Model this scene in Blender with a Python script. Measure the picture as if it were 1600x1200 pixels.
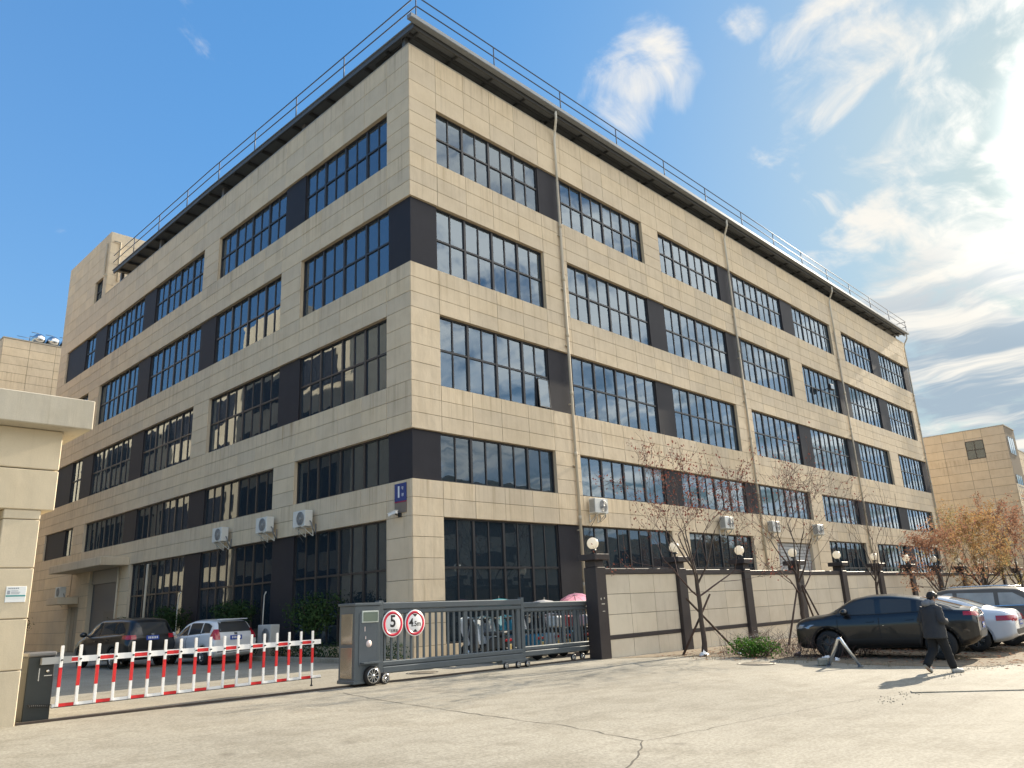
import bpy, bmesh, math, random
import numpy as np
from mathutils import Vector, Matrix
from mathutils.bvhtree import BVHTree
random.seed(7)
R = math.radians
scene = bpy.context.scene
for o in list(bpy.data.objects):
    bpy.data.objects.remove(o)
COL = scene.collection

# ------------------------------------------------------------------ camera
CAM = Vector((-15.758, -19.658, 1.6))
YAW, PITCH, ROLL = 0.81193, 0.28006, -0.04649
FPX = 1194.0
FW = Vector((math.cos(PITCH)*math.sin(YAW), math.cos(PITCH)*math.cos(YAW), math.sin(PITCH)))
R0 = Vector((math.cos(YAW), -math.sin(YAW), 0)); U0 = R0.cross(FW)
RT = R0*math.cos(ROLL) + U0*math.sin(ROLL); UP = RT.cross(FW)
cd = bpy.data.cameras.new('camera'); co = bpy.data.objects.new('camera', cd); COL.objects.link(co)
cd.sensor_fit = 'HORIZONTAL'; cd.sensor_width = 36; cd.lens = 36*FPX/1600; cd.clip_end = 6000; cd.clip_start = .1
m = Matrix.Identity(4)
for i in range(3):
    m[i][0] = RT[i]; m[i][1] = UP[i]; m[i][2] = -FW[i]; m[i][3] = CAM[i]
co.matrix_world = m
scene.camera = co

def ray(px, py):                       # photograph pixel (1600 wide) -> direction
    return (FW + RT*((px-800)/FPX) + UP*((600-py)/FPX)).normalized()
def proj(p):
    d = Vector(p)-CAM; w = d.dot(FW)
    return (800+FPX*d.dot(RT)/w, 600-FPX*d.dot(UP)/w, w)

# ------------------------------------------------------------------ light
SUN = Vector((math.cos(R(25))*0.999, -math.cos(R(25))*0.030, math.sin(R(25)))).normalized()
sl = bpy.data.lights.new('sun', 'SUN'); so = bpy.data.objects.new('sun', sl); COL.objects.link(so)
sl.energy = 2.85; sl.angle = R(0.53); sl.color = (1.0, .88, .70)
so.rotation_euler = SUN.to_track_quat('Z', 'Y').to_euler()

scene.view_settings.view_transform = 'Standard'; scene.view_settings.look = 'None'
scene.view_settings.exposure = 1.76; scene.view_settings.gamma = 1; scene.view_settings.use_curve_mapping = False
scene.render.engine = 'CYCLES'
scene.cycles.max_bounces = 7; scene.cycles.diffuse_bounces = 3; scene.cycles.glossy_bounces = 4
scene.cycles.transparent_max_bounces = 10; scene.cycles.caustics_reflective = False; scene.cycles.caustics_refractive = False
scene.cycles.sample_clamp_indirect = 6; scene.cycles.use_denoising = True

world = bpy.data.worlds.new('World'); scene.world = world; world.use_nodes = True
class NT:                                # small node-writing helper
    def __init__(s, nt): s.nt = nt; s.nt.nodes.clear()
    def n(s, t, **k):
        nd = s.nt.nodes.new(t)
        for a, v in k.items():
            if a == 'inp':
                for i, x in v.items(): s.set(nd, i, x)
            else: setattr(nd, a, v)
        return nd
    def set(s, nd, i, x):
        if isinstance(x, bpy.types.NodeSocket): s.nt.links.new(x, nd.inputs[i])
        else: nd.inputs[i].default_value = x
    def math(s, op, a, b=None, c=None, clamp=False):
        nd = s.n('ShaderNodeMath', operation=op, use_clamp=clamp); s.set(nd, 0, a)
        if b is not None: s.set(nd, 1, b)
        if c is not None: s.set(nd, 2, c)
        return nd.outputs[0]
    def vmath(s, op, a, b=None):
        nd = s.n('ShaderNodeVectorMath', operation=op); s.set(nd, 0, a)
        if b is not None: s.set(nd, 1, b)
        return nd.outputs['Value'] if op in ('DOT_PRODUCT', 'LENGTH') else nd.outputs[0]
    def mix(s, f, a, b, mode='MIX'):
        nd = s.n('ShaderNodeMix', data_type='RGBA', blend_type=mode); s.set(nd, 0, f); s.set(nd, 6, a); s.set(nd, 7, b)
        return nd.outputs[2]
    def smooth(s, v, lo, hi, a=0., b=1.):
        nd = s.n('ShaderNodeMapRange', interpolation_type='SMOOTHSTEP')
        s.set(nd, 0, v); s.set(nd, 1, lo); s.set(nd, 2, hi); s.set(nd, 3, a); s.set(nd, 4, b)
        return nd.outputs[0]
    def lin(s, v, lo, hi, a=0., b=1.):
        nd = s.n('ShaderNodeMapRange'); s.set(nd, 0, v); s.set(nd, 1, lo); s.set(nd, 2, hi); s.set(nd, 3, a); s.set(nd, 4, b)
        return nd.outputs[0]
    def noise(s, vec, scale, detail=4, rough=.55, dist=0., out=0):
        nd = s.n('ShaderNodeTexNoise'); s.set(nd, 'Vector', vec); s.set(nd, 'Scale', scale); s.set(nd, 'Detail', detail)
        s.set(nd, 'Roughness', rough); s.set(nd, 'Distortion', dist)
        return nd.outputs[out]
    def mapping(s, vec, scale=(1, 1, 1), rot=(0, 0, 0), loc=(0, 0, 0)):
        nd = s.n('ShaderNodeMapping'); s.set(nd, 0, vec); nd.inputs[1].default_value = loc; nd.inputs[2].default_value = rot; nd.inputs[3].default_value = scale
        return nd.outputs[0]
def rgb(c): return (c[0], c[1], c[2], 1)

w = NT(world.node_tree)
sky = w.n('ShaderNodeTexSky', sky_type='NISHITA', sun_disc=False, sun_elevation=R(25), sun_rotation=math.atan2(SUN.x, SUN.y))
sky.air_density = 1.0; sky.dust_density = 1.2; sky.ozone_density = 1.6
gen = w.n('ShaderNodeTexCoord').outputs['Generated']
nrm = w.vmath('NORMALIZE', gen)
sep = w.n('ShaderNodeSeparateXYZ', inp={0: nrm})
den = w.math('ADD', w.math('MAXIMUM', sep.outputs[2], 0.0), .16)
pv = w.n('ShaderNodeCombineXYZ', inp={0: w.math('DIVIDE', sep.outputs[0], den), 1: w.math('DIVIDE', sep.outputs[1], den), 2: 0.})
pv = pv.outputs[0]
# the clouds that stand over the place: (pixel, angular radius in degrees, weight)
BLOBS = [(1000, 95, 3.8, .72), (985, 150, 3.2, .55), (1050, 120, 2.6, .5), (1345, 50, 5, .72), (1290, 130, 5, .78), (1370, 205, 5, .72), (1300, 260, 5, .6),
         (1420, 180, 4.5, .7), (1395, 355, 4.0, .8), (1350, 385, 4, .55), (1520, 400, 3.0, .62), (1615, 290, 4, .62), (1590, 405, 3.4, .80), (1500, 340, 2.5, .48),
         (1600, 20, 5, .7), (1460, 470, 6, .55), (1530, 500, 9, 1.1), (1480, 580, 7, .85), (1600, 560, 8, .9), (1560, 640, 6, .8), (1000, 20, 5, .2), (1160, 30, 2.0, .5),
         (1450, 650, 7, 1.0), (1520, 560, 9, 1.15), (1460, 530, 6, 1.), (1720, 430, 6, .6), (1760, 250, 7, .5), (1040, 330, 3, .25), (1500, 60, 5, .25)]
msk = None
for (bx, by, br, bw) in BLOBS:
    b = ray(bx, by)
    dt = w.vmath('DOT_PRODUCT', nrm, tuple(b))
    v = w.math('MULTIPLY', w.smooth(dt, math.cos(R(br*1.25)), math.cos(R(br*.2))), bw)
    msk = v if msk is None else w.math('MAXIMUM', msk, v)
# unseen cloud added on the long face's side, brightened to light it
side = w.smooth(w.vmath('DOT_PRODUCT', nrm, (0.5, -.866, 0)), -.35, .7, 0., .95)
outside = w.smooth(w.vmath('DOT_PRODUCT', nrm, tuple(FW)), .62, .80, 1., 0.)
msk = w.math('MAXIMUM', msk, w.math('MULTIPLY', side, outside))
warp = w.noise(pv, 1.3, 3, .6, out=1)
pw = w.vmath('ADD', pv, w.vmath('MULTIPLY', w.vmath('SUBTRACT', warp, (.5, .5, .5)), (.55, .55, .55)))
n1 = w.noise(pw, 3.6, 10, .60)
n2 = w.noise(w.mapping(pw, (2.2, 5.5, 1), (0, 0, R(35))), 2.4, 6, .6)
nn = w.math('ADD', w.math('MULTIPLY', n1, .72), w.math('MULTIPLY', n2, .28))
dens = w.smooth(w.math('ADD', nn, w.math('MULTIPLY', msk, .27)), .61, .80)
dens = w.math('MULTIPLY', dens, .93)
sund = w.vmath('DOT_PRODUCT', nrm, tuple(SUN))
n3 = w.noise(w.mapping(pw, (3.2, 1.0, 1), (0, 0, R(-50))), 1.25, 5, .6)
low = w.smooth(sep.outputs[2], .24, .42, 1., 0.)
grey = w.math('MULTIPLY', w.smooth(n3, .40, .58), low)
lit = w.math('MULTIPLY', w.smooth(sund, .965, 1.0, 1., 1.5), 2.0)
lit = w.math('MULTIPLY', lit, w.lin(w.math('MULTIPLY', side, outside), 0, .95, 1., 2.5))  # unseen cloud brightened further to lift the long face
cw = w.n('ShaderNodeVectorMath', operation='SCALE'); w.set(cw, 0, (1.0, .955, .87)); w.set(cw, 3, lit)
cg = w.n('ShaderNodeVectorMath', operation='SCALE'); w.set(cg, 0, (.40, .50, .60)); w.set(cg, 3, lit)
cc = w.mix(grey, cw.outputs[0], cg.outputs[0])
lum = w.vmath('DOT_PRODUCT', sky.outputs[0], (.25, .60, .15))
sq = w.n('ShaderNodeVectorMath', operation='SCALE'); w.set(sq, 0, sky.outputs[0]); w.set(sq, 3, w.math('DIVIDE', 1.05, w.math('ADD', 1., w.math('DIVIDE', lum, 2.1))))
hs = w.n('ShaderNodeHueSaturation', inp={'Saturation': 1.22, 'Value': .92, 'Color': w.mix(1., sq.outputs[0], w.mix(w.smooth(sund, .0, .9), (.97, 1., 1., 1), (.64, .82, .90, 1)), 'MULTIPLY')})
gw = w.math('MULTIPLY', w.math('POWER', w.smooth(sund, .984, 1.0), 2.0), 5.)
gv = w.n('ShaderNodeVectorMath', operation='SCALE'); w.set(gv, 0, (1., .93, .80)); w.set(gv, 3, gw)
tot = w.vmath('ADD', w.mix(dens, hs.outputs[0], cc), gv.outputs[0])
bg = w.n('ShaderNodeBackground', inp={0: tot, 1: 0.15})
wo = w.n('ShaderNodeOutputWorld', inp={0: bg.outputs[0]})

# ------------------------------------------------------------------ mesh helpers
class MB:
    def __init__(s): s.v = []; s.f = []; s.m = []; s.sm = []
    def add(s, vs, fs, mi=0, smooth=False):
        k = len(s.v); s.v += [tuple(x) for x in vs]
        for f in fs:
            s.f.append(tuple(i+k for i in f)); s.m.append(mi); s.sm.append(smooth)
    def box(s, x0, x1, y0, y1, z0, z1, mi=0, faces=None):
        vs = [(x0, y0, z0), (x1, y0, z0), (x1, y1, z0), (x0, y1, z0), (x0, y0, z1), (x1, y0, z1), (x1, y1, z1), (x0, y1, z1)]
        fs = [(0, 3, 2, 1), (4, 5, 6, 7), (0, 1, 5, 4), (1, 2, 6, 5), (2, 3, 7, 6), (3, 0, 4, 7)]   # -z +z -y +x +y -x
        if faces: 
            for f, q in zip(fs, faces): s.add(vs, [f], q)
        else: s.add(vs, fs, mi)
        return s
    def bbox(s, x0, x1, y0, y1, z0, z1, b=.01, mi=0):      # box with chamfered edges
        import itertools
        X = (x0, x1); Y = (y0, y1); Z = (z0, z1); vs = []; ix = {}
        for i, j, k in itertools.product((0, 1), repeat=3):
            for a in range(3):
                p = [X[i], Y[j], Z[k]]; sg = [1-2*i, 1-2*j, 1-2*k]
                for c in range(3):
                    if c != a: p[c] += sg[c]*b
                ix[(i, j, k, a)] = len(vs); vs.append(tuple(p))
        fs = []
        for a in range(3):
            c1, c2 = [c for c in range(3) if c != a]
            for e in (0, 1):
                q = []
                for (u, v) in ((0, 0), (1, 0), (1, 1), (0, 1)):
                    t = [0, 0, 0]; t[a] = e; t[c1] = u; t[c2] = v; q.append(ix[(*t, a)])
                fs.append(tuple(q))
            for u in (0, 1):
                for v in (0, 1):
                    t0 = [0, 0, 0]; t0[c1] = u; t0[c2] = v; t1 = list(t0); t1[a] = 1
                    fs.append((ix[(*t0, c1)], ix[(*t1, c1)], ix[(*t1, c2)], ix[(*t0, c2)]))
        for i, j, k in itertools.product((0, 1), repeat=3):
            fs.append((ix[(i, j, k, 0)], ix[(i, j, k, 1)], ix[(i, j, k, 2)]))
        s.add(vs, fs, mi); return s
    def tube(s, pts, rad, n=8, mi=0, cap=True, smooth=True):
        pts = [Vector(p) for p in pts]
        if not isinstance(rad, (list, tuple)): rad = [rad]*len(pts)
        vs = []; prev = None
        for i, p in enumerate(pts):
            a = pts[max(i-1, 0)]; b = pts[min(i+1, len(pts)-1)]; t = (b-a)
            t = t.normalized() if t.length > 1e-9 else Vector((0, 0, 1))
            if prev is None:
                prev = t.orthogonal().normalized()
            prev = (prev - t*prev.dot(t))
            prev = prev.normalized() if prev.length > 1e-6 else t.orthogonal().normalized()
            q = t.cross(prev)
            for k in range(n):
                an = 2*math.pi*k/n; vs.append(p+(prev*math.cos(an)+q*math.sin(an))*rad[i])
        fs = []
        for i in range(len(pts)-1):
            for k in range(n):
                fs.append((i*n+k, i*n+(k+1) % n, (i+1)*n+(k+1) % n, (i+1)*n+k))
        s.add(vs, fs, mi, smooth)
        if cap:
            s.add(vs[:n], [tuple(range(n))[::-1]], mi); s.add(vs[-n:], [tuple(range(n))], mi)
        return s
    def lathe(s, prof, o=(0, 0, 0), axis='z', n=20, mi=0, smooth=True):   # prof [(r,h)]
        vs = []
        for (r, h) in prof:
            for k in range(n):
                a = 2*math.pi*k/n; c, d = r*math.cos(a), r*math.sin(a)
                p = {'z': (c, d, h), 'y': (c, h, d), 'x': (h, c, d)}[axis]
                vs.append((p[0]+o[0], p[1]+o[1], p[2]+o[2]))
        fs = []
        for i in range(len(prof)-1):
            for k in range(n): fs.append((i*n+k, i*n+(k+1) % n, (i+1)*n+(k+1) % n, (i+1)*n+k))
        s.add(vs, fs, mi, smooth)
        return s
    def bar(s, a, b, wd, ht, mi=0, up=(0, 0, 1)):     # rectangular bar from a to b
        a = Vector(a); b = Vector(b); t = (b-a).normalized(); u = Vector(up)
        if abs(t.dot(u)) > .98: u = Vector((0, 1, 0))
        x = t.cross(u).normalized(); y = x.cross(t).normalized()
        vs = []
        for p in (a, b):
            for (i, j) in ((-1, -1), (1, -1), (1, 1), (-1, 1)): vs.append(p+x*(i*wd/2)+y*(j*ht/2))
        s.add(vs, [(3, 2, 1, 0), (4, 5, 6, 7), (0, 1, 5, 4), (1, 2, 6, 5), (2, 3, 7, 6), (3, 0, 4, 7)], mi); return s
    def prism(s, poly, z0, z1, mi=0):
        n = len(poly); vs = [(x, y, z0) for x, y in poly]+[(x, y, z1) for x, y in poly]
        s.add(vs, [tuple(range(n))[::-1], tuple(range(n, 2*n))]+[(i, (i+1) % n, (i+1) % n+n, i+n) for i in range(n)], mi); return s
    def ball(s, c, r, n=16, mi=0, sc=(1, 1, 1)):
        vs = []; fs = []; h = n//2
        for i in range(h+1):
            for k in range(n):
                t = math.pi*i/h; a = 2*math.pi*k/n
                vs.append((c[0]+r*sc[0]*math.sin(t)*math.cos(a), c[1]+r*sc[1]*math.sin(t)*math.sin(a), c[2]+r*sc[2]*math.cos(t)))
        for i in range(h):
            for k in range(n): fs.append((i*n+k, (i+1)*n+k, (i+1)*n+(k+1) % n, i*n+(k+1) % n))
        s.add(vs, fs, mi, True); return s
    def mesh(s, name, mats, fix=True):
        me = bpy.data.meshes.new(name); me.from_pydata(s.v, [], s.f)
        if not isinstance(mats, (list, tuple)): mats = [mats]
        for q in mats: me.materials.append(q)
        if len(mats) > 1: me.polygons.foreach_set('material_index', s.m)
        me.polygons.foreach_set('use_smooth', s.sm)
        if fix:
            bm = bmesh.new(); bm.from_mesh(me)
            bmesh.ops.remove_doubles(bm, verts=bm.verts, dist=1e-5)
            bmesh.ops.recalc_face_normals(bm, faces=bm.faces); bm.to_mesh(me); bm.free()
        me.update(); return me
    def build(s, name, mats, parent=None, loc=None, rot=None, fix=True):
        o = link(name, s.mesh(name, mats, fix), parent)
        if loc is not None: o.location = loc
        if rot is not None: o.rotation_euler = rot
        return o
def link(name, data, parent=None):
    o = bpy.data.objects.new(name, data); COL.objects.link(o)
    if parent is not None: o.parent = parent
    return o
def tag(o, label=None, cat=None, group=None, kind=None):
    if label: o['label'] = label
    if cat: o['category'] = cat
    if group: o['group'] = group
    if kind: o['kind'] = kind
    return o
def thing(name, label, cat, loc=(0, 0, 0), rotz=0, group=None):
    o = bpy.data.objects.new(name, None); o.empty_display_size = .2; COL.objects.link(o)
    o.location = loc; o.rotation_euler = (0, 0, rotz); return tag(o, label, cat, group)
def copy_tree(o, parent=None):
    c = o.copy(); COL.objects.link(c)
    if parent is not None: c.parent = parent
    for ch in KIDS.get(o.name, [x for x in o.children]): copy_tree(ch, c)
    return c
KIDS = {}
def text_mesh(s, size, mats, name='lettering', parent=None, loc=(0, 0, 0), rot=(0, 0, 0), ext=.002, sx=1., bold=0.):
    cu = bpy.data.curves.new('t', 'FONT'); cu.body = s; cu.size = size; cu.align_x = 'CENTER'; cu.align_y = 'CENTER'; cu.extrude = ext; cu.offset = bold
    to = bpy.data.objects.new('t', cu); COL.objects.link(to)
    bpy.context.view_layer.update()
    me = bpy.data.meshes.new_from_object(to.evaluated_get(bpy.context.evaluated_depsgraph_get()))
    bpy.data.objects.remove(to)
    me.materials.clear(); me.materials.append(mats)
    o = link(name, me, parent); o.location = loc; o.rotation_euler = rot; o.scale = (sx, 1, 1); return o

# ------------------------------------------------------------------ materials
MATS = {}
def mat(name, col, rough=.6, metal=0., spec=.5, var=.0, vscale=3., bump=0., bscale=40., dirt=0., coat=0., pvar=0.):
    if name in MATS: return MATS[name]
    m = bpy.data.materials.new(name); m.use_nodes = True; t = NT(m.node_tree)
    pos = t.n('ShaderNodeNewGeometry').outputs['Position'] if var or bump or dirt else None
    c = rgb(col)
    if var:
        nz = t.noise(pos, vscale, 5, .6)
        c = t.mix(nz, rgb([x*(1-var) for x in col]), rgb([min(x*(1+var), 1) for x in col]))
    if dirt:
        nz = t.smooth(t.noise(t.mapping(pos, (1, 1, .25)), 2.2, 6, .65), .48, .75)
        c = t.mix(t.math('MULTIPLY', nz, dirt), c, rgb([x*.45 for x in col]))
    if pvar:
        ob = t.n('ShaderNodeObjectInfo').outputs['Random']
        isl = t.n('ShaderNodeNewGeometry').outputs['Random Per Island']
        rn = t.math('FRACT', t.math('ADD', ob, isl))
        hs = t.n('ShaderNodeHueSaturation', inp={'Value': t.lin(rn, 0, 1, 1-pvar, 1+pvar), 'Color': c}); c = hs.outputs[0]
    p = t.n('ShaderNodeBsdfPrincipled', inp={'Base Color': c, 'Roughness': rough, 'Metallic': metal, 'Specular IOR Level': spec, 'Coat Weight': coat, 'Coat Roughness': .03})
    if bump:
        b = t.n('ShaderNodeBump', inp={'Strength': bump, 'Distance': .01, 'Height': t.noise(pos, bscale, 5, .65)}); t.set(p, 'Normal', b.outputs[0])
    t.n('ShaderNodeOutputMaterial', inp={0: p.outputs[0]})
    MATS[name] = m; return m

def stone_panel(name, col, streak=.55, wavy=.6, pv=.065, sills=()):
    m = bpy.data.materials.new(name); m.use_nodes = True; t = NT(m.node_tree)
    g = t.n('ShaderNodeNewGeometry'); pos = g.outputs['Position']
    rn = t.math('FRACT', t.math('ADD', t.n('ShaderNodeObjectInfo').outputs['Random'], g.outputs['Random Per Island']))
    grain = t.noise(pos, 60, 4, .7); mid = t.noise(pos, 1.1, 5, .62)
    st = t.noise(t.mapping(pos, (3.6, 3.6, .16)), 1.0, 6, .68)
    st2 = t.noise(t.mapping(pos, (11, 11, .5)), 1.0, 4, .6)
    c = t.mix(grain, rgb([x*.88 for x in col]), rgb([min(1, x*1.14) for x in col]))
    c = t.mix(t.smooth(mid, .38, .68), c, t.mix(1., c, (.92, .91, .89, 1), 'MULTIPLY'))
    c = t.mix(t.math('MULTIPLY', t.smooth(st, .54, .78), streak), c, t.mix(1., c, (.56, .53, .49, 1), 'MULTIPLY'))
    c = t.mix(t.math('MULTIPLY', t.smooth(st2, .55, .8), streak*.6), c, t.mix(1., c, (.72, .70, .66, 1), 'MULTIPLY'))
    if sills:
        sp_ = t.n('ShaderNodeSeparateXYZ', inp={0: pos}); z = sp_.outputs[2]; sm = None
        for b_ in sills:
            v = t.math('MULTIPLY', t.lin(z, b_-1.7, b_, 0, 1), t.math('LESS_THAN', z, b_)); sm = v if sm is None else t.math('ADD', sm, v)
        run = t.smooth(t.noise(t.mapping(pos, (3.1, 3.1, .06)), 1.6, 5, .7), .46, .70)
        c = t.mix(t.math('MULTIPLY', t.math('MULTIPLY', sm, run), .60), c, t.mix(1., c, (.58, .53, .46, 1), 'MULTIPLY'))
        ru = None                                     # two rust runs on the shaded face
        for (y_, w_) in ((7.75, .28), (8.45, .10), (2.2, .07)):
            v = t.smooth(t.math('ABSOLUTE', t.math('SUBTRACT', sp_.outputs[1], y_)), w_, 0.); ru = v if ru is None else t.math('MAXIMUM', ru, v)
        rz = t.math('MULTIPLY', t.lin(z, 7.9, 9.1, 0, 1), t.math('LESS_THAN', z, 9.12))
        ru = t.math('MULTIPLY', t.math('MULTIPLY', ru, rz), t.math('MULTIPLY', t.smooth(t.noise(t.mapping(pos, (9, 9, .3)), 1., 4, .6), .35, .65), t.math('LESS_THAN', sp_.outputs[0], .1)))
        c = t.mix(t.math('MULTIPLY', ru, .75), c, (.34, .19, .07, 1))
    hs = t.n('ShaderNodeHueSaturation', inp={'Value': t.lin(rn, 0, 1, 1-pv, 1+pv), 'Saturation': t.lin(rn, 0, 1, .95, 1.06), 'Color': c})
    p = t.n('ShaderNodeBsdfPrincipled', inp={'Base Color': hs.outputs[0], 'Roughness': .78, 'Specular IOR Level': .35})
    und = t.noise(t.mapping(pos, (1, 1, .55)), 2.6, 3, .5)
    h = t.math('ADD', t.math('MULTIPLY', und, .035*wavy), t.math('MULTIPLY', grain, .0022))
    b = t.n('ShaderNodeBump', inp={'Strength': .8, 'Distance': 1.0, 'Height': h}); t.set(p, 'Normal', b.outputs[0])
    t.n('ShaderNodeOutputMaterial', inp={0: p.outputs[0]}); MATS[name] = m; return m
def glass(name, tint, refl=.16, thru=.35):
    m = bpy.data.materials.new(name); m.use_nodes = True; t = NT(m.node_tree)
    g = t.n('ShaderNodeNewGeometry'); oi = t.n('ShaderNodeObjectInfo').outputs['Random']
    pos = t.vmath('ADD', g.outputs['Position'], t.n('ShaderNodeCombineXYZ', inp={0: t.math('MULTIPLY', oi, 30.), 1: 0., 2: 0.}).outputs[0])
    b = t.n('ShaderNodeBump', inp={'Strength': .045, 'Distance': .05, 'Height': t.noise(pos, 1.4, 1, .4)})
    gl = t.n('ShaderNodeBsdfGlossy', inp={'Color': (.74, .87, 1, 1), 'Roughness': .012, 'Normal': b.outputs[0]})
    tr = t.n('ShaderNodeBsdfTransparent', inp={'Color': rgb([x*thru for x in tint])})
    df = t.n('ShaderNodeBsdfDiffuse', inp={'Color': rgb([x*.05 for x in tint])})
    lw = t.n('ShaderNodeFresnel', inp={'IOR': 1.52})
    f = t.lin(lw.outputs[0], .04, 1., refl, 1.)
    a = t.n('ShaderNodeAddShader', inp={0: tr.outputs[0], 1: df.outputs[0]})
    mx = t.n('ShaderNodeMixShader', inp={0: f, 1: a.outputs[0], 2: gl.outputs[0]})
    t.n('ShaderNodeOutputMaterial', inp={0: mx.outputs[0]}); MATS[name] = m; return m
def concrete(name, col):
    m = bpy.data.materials.new(name); m.use_nodes = True; t = NT(m.node_tree)
    pos = t.n('ShaderNodeNewGeometry').outputs['Position']
    big = t.noise(pos, .16, 5, .6); md = t.noise(pos, 1.3, 6, .65); fine = t.noise(pos, 55, 4, .75)
    br = t.noise(t.mapping(pos, (.35, 4.5, 1), (0, 0, R(12))), 2.0, 6, .7)       # the broom and traffic streaks
    spk = t.noise(pos, 130, 2, .6)
    c = t.mix(t.smooth(big, .35, .65), rgb([x*.88 for x in col]), rgb([x*1.10 for x in col]))
    c = t.mix(t.smooth(md, .42, .66), c, t.mix(1., c, (.82, .81, .79, 1), 'MULTIPLY'))
    c = t.mix(t.math('MULTIPLY', t.smooth(br, .45, .72), .45), c, t.mix(1., c, (.80, .79, .77, 1), 'MULTIPLY'))
    agg = t.noise(pos, 24, 3, .75)
    c = t.mix(t.smooth(agg, .36, .64), t.mix(1., c, (.80, .795, .78, 1), 'MULTIPLY'), t.mix(1., c, (1.13, 1.13, 1.12, 1), 'MULTIPLY'))
    c = t.mix(fine, t.mix(1., c, (.80, .80, .80, 1), 'MULTIPLY'), t.mix(1., c, (1.18, 1.18, 1.18, 1), 'MULTIPLY'))
    st = t.noise(pos, .55, 7, .72)
    c = t.mix(t.math('MULTIPLY', t.smooth(st, .60, .78), .5), c, t.mix(1., c, (.55, .53, .50, 1), 'MULTIPLY'))
    c = t.mix(t.math('MULTIPLY', t.smooth(spk, .68, .78), .5), c, t.mix(1., c, (.5, .49, .47, 1), 'MULTIPLY'))
    vo = t.n('ShaderNodeTexVoronoi', feature='F1'); t.set(vo, 'Vector', t.vmath('ADD', pos, t.vmath('MULTIPLY', t.noise(pos, 6, 2, out=1), (.12, .12, 0)))); t.set(vo, 'Scale', .75)
    pick = t.math('GREATER_THAN', t.n('ShaderNodeSeparateColor', inp={0: vo.outputs['Color']}).outputs[0], .55)
    c = t.mix(t.math('MULTIPLY', t.math('MULTIPLY', t.smooth(vo.outputs['Distance'], .13, .03), pick), .5), c, t.mix(1., c, (.45, .43, .41, 1), 'MULTIPLY'))
    tm = t.smooth(t.noise(t.mapping(pos, (.05, 3.2, 1), (0, 0, R(-4))), 1.0, 4, .5, .4), .54, .66)         # faint wheel tracks along the street
    c = t.mix(t.math('MULTIPLY', tm, .16), c, t.mix(1., c, (.62, .60, .57, 1), 'MULTIPLY'))
    p = t.n('ShaderNodeBsdfPrincipled', inp={'Base Color': c, 'Roughness': .85, 'Specular IOR Level': .3})
    h = t.math('ADD', t.math('MULTIPLY', fine, .5), t.math('ADD', t.math('MULTIPLY', br, .55), t.math('MULTIPLY', spk, .5)))
    b = t.n('ShaderNodeBump', inp={'Strength': .55, 'Distance': .006, 'Height': h}); t.set(p, 'Normal', b.outputs[0])
    t.n('ShaderNodeOutputMaterial', inp={0: p.outputs[0]}); MATS[name] = m; return m
def leafmat(name, c1, c2, trans=.45):
    m = bpy.data.materials.new(name); m.use_nodes = True; t = NT(m.node_tree)
    rn = t.n('ShaderNodeNewGeometry').outputs['Random Per Island']
    c = t.mix(rn, rgb(c1), rgb(c2))
    d = t.n('ShaderNodeBsdfPrincipled', inp={'Base Color': c, 'Roughness': .75, 'Specular IOR Level': .08})
    tl = t.n('ShaderNodeBsdfTranslucent', inp={'Color': c})
    mx = t.n('ShaderNodeMixShader', inp={0: trans, 1: d.outputs[0], 2: tl.outputs[0]})
    t.n('ShaderNodeOutputMaterial', inp={0: mx.outputs[0]}); MATS[name] = m; return m

BEIGE = (.665, .55, .395)
M_PANEL = stone_panel('cladding panel', BEIGE, sills=(18.05, 13.55, 9.12, 5.73, 22.8))
M_FENCE = stone_panel('fence panel', (.71, .625, .49), .45, .35)
M_GATEH = stone_panel('gatehouse render', (.60, .515, .375), .35, .4, .03)
M_OLD = stone_panel('gatehouse roof render', (.50, .455, .365), .8, .5, .02)
M_JOINT = mat('joint', (.21, .17, .125), .9)
M_DARK = mat('dark cladding', (.026, .025, .031), .6, spec=.22, var=.2, vscale=2, bump=.1, bscale=6)
M_FRAME = mat('window frame', (.030, .028, .030), .38, spec=.5, var=.15)
M_GLASS = glass('window glass', (.50, .72, .95), .18, .62)
M_GLASSF = glass('frosted window glass', (.62, .80, .95), .13, .6)
M_GLASSD = glass('dark window glass', (.35, .55, .75), .085, .30)
M_ROOM = mat('room', (.035, .04, .045), .9)  # near-black colour stands in for the dark of unlit rooms
M_CURT = mat('curtain', (.68, .72, .74), .9, var=.15, vscale=6)
M_BLIND = mat('blind', (.55, .58, .58), .8, var=.12)
M_CEIL = mat('soffit', (.20, .215, .23), .7, var=.2, vscale=1.2)
M_STEEL = mat('roof steel', (.10, .105, .11), .55, .2, var=.2)
M_GUT = mat('gutter', (.24, .26, .28), .45, .2, var=.1)
M_RAIL = mat('roof rail', (.10, .105, .12), .5, .4)
M_PIPE = mat('pipe', (.50, .44, .34), .75, spec=.2, var=.15, vscale=2., dirt=.4)
M_PIPEW = mat('white pipe', (.66, .63, .56), .7, spec=.2)
M_CONC = concrete('concrete', (.355, .328, .268))
M_SLAB = concrete('slab concrete', (.375, .348, .285))
M_CRACK = mat('crack', (.10, .088, .07), .95)
M_DIRT = mat('dirt', (.20, .155, .10), .95, var=.5, vscale=3.5, bump=1., bscale=14)
M_WHITE = mat('white paint', (.80, .80, .79), .4, var=.05, dirt=.12)
M_RED = mat('red paint', (.62, .018, .022), .4, var=.08, dirt=.15)
M_GATE = mat('gate metal', (.105, .124, .138), .45, .30, var=.12, vscale=5)
M_GATE2 = mat('gate metal pale', (.115, .135, .155), .4, .45, var=.1)
M_CABIN = mat('barrier cabinet', (.028, .034, .035), .5, .2, var=.15)
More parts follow.
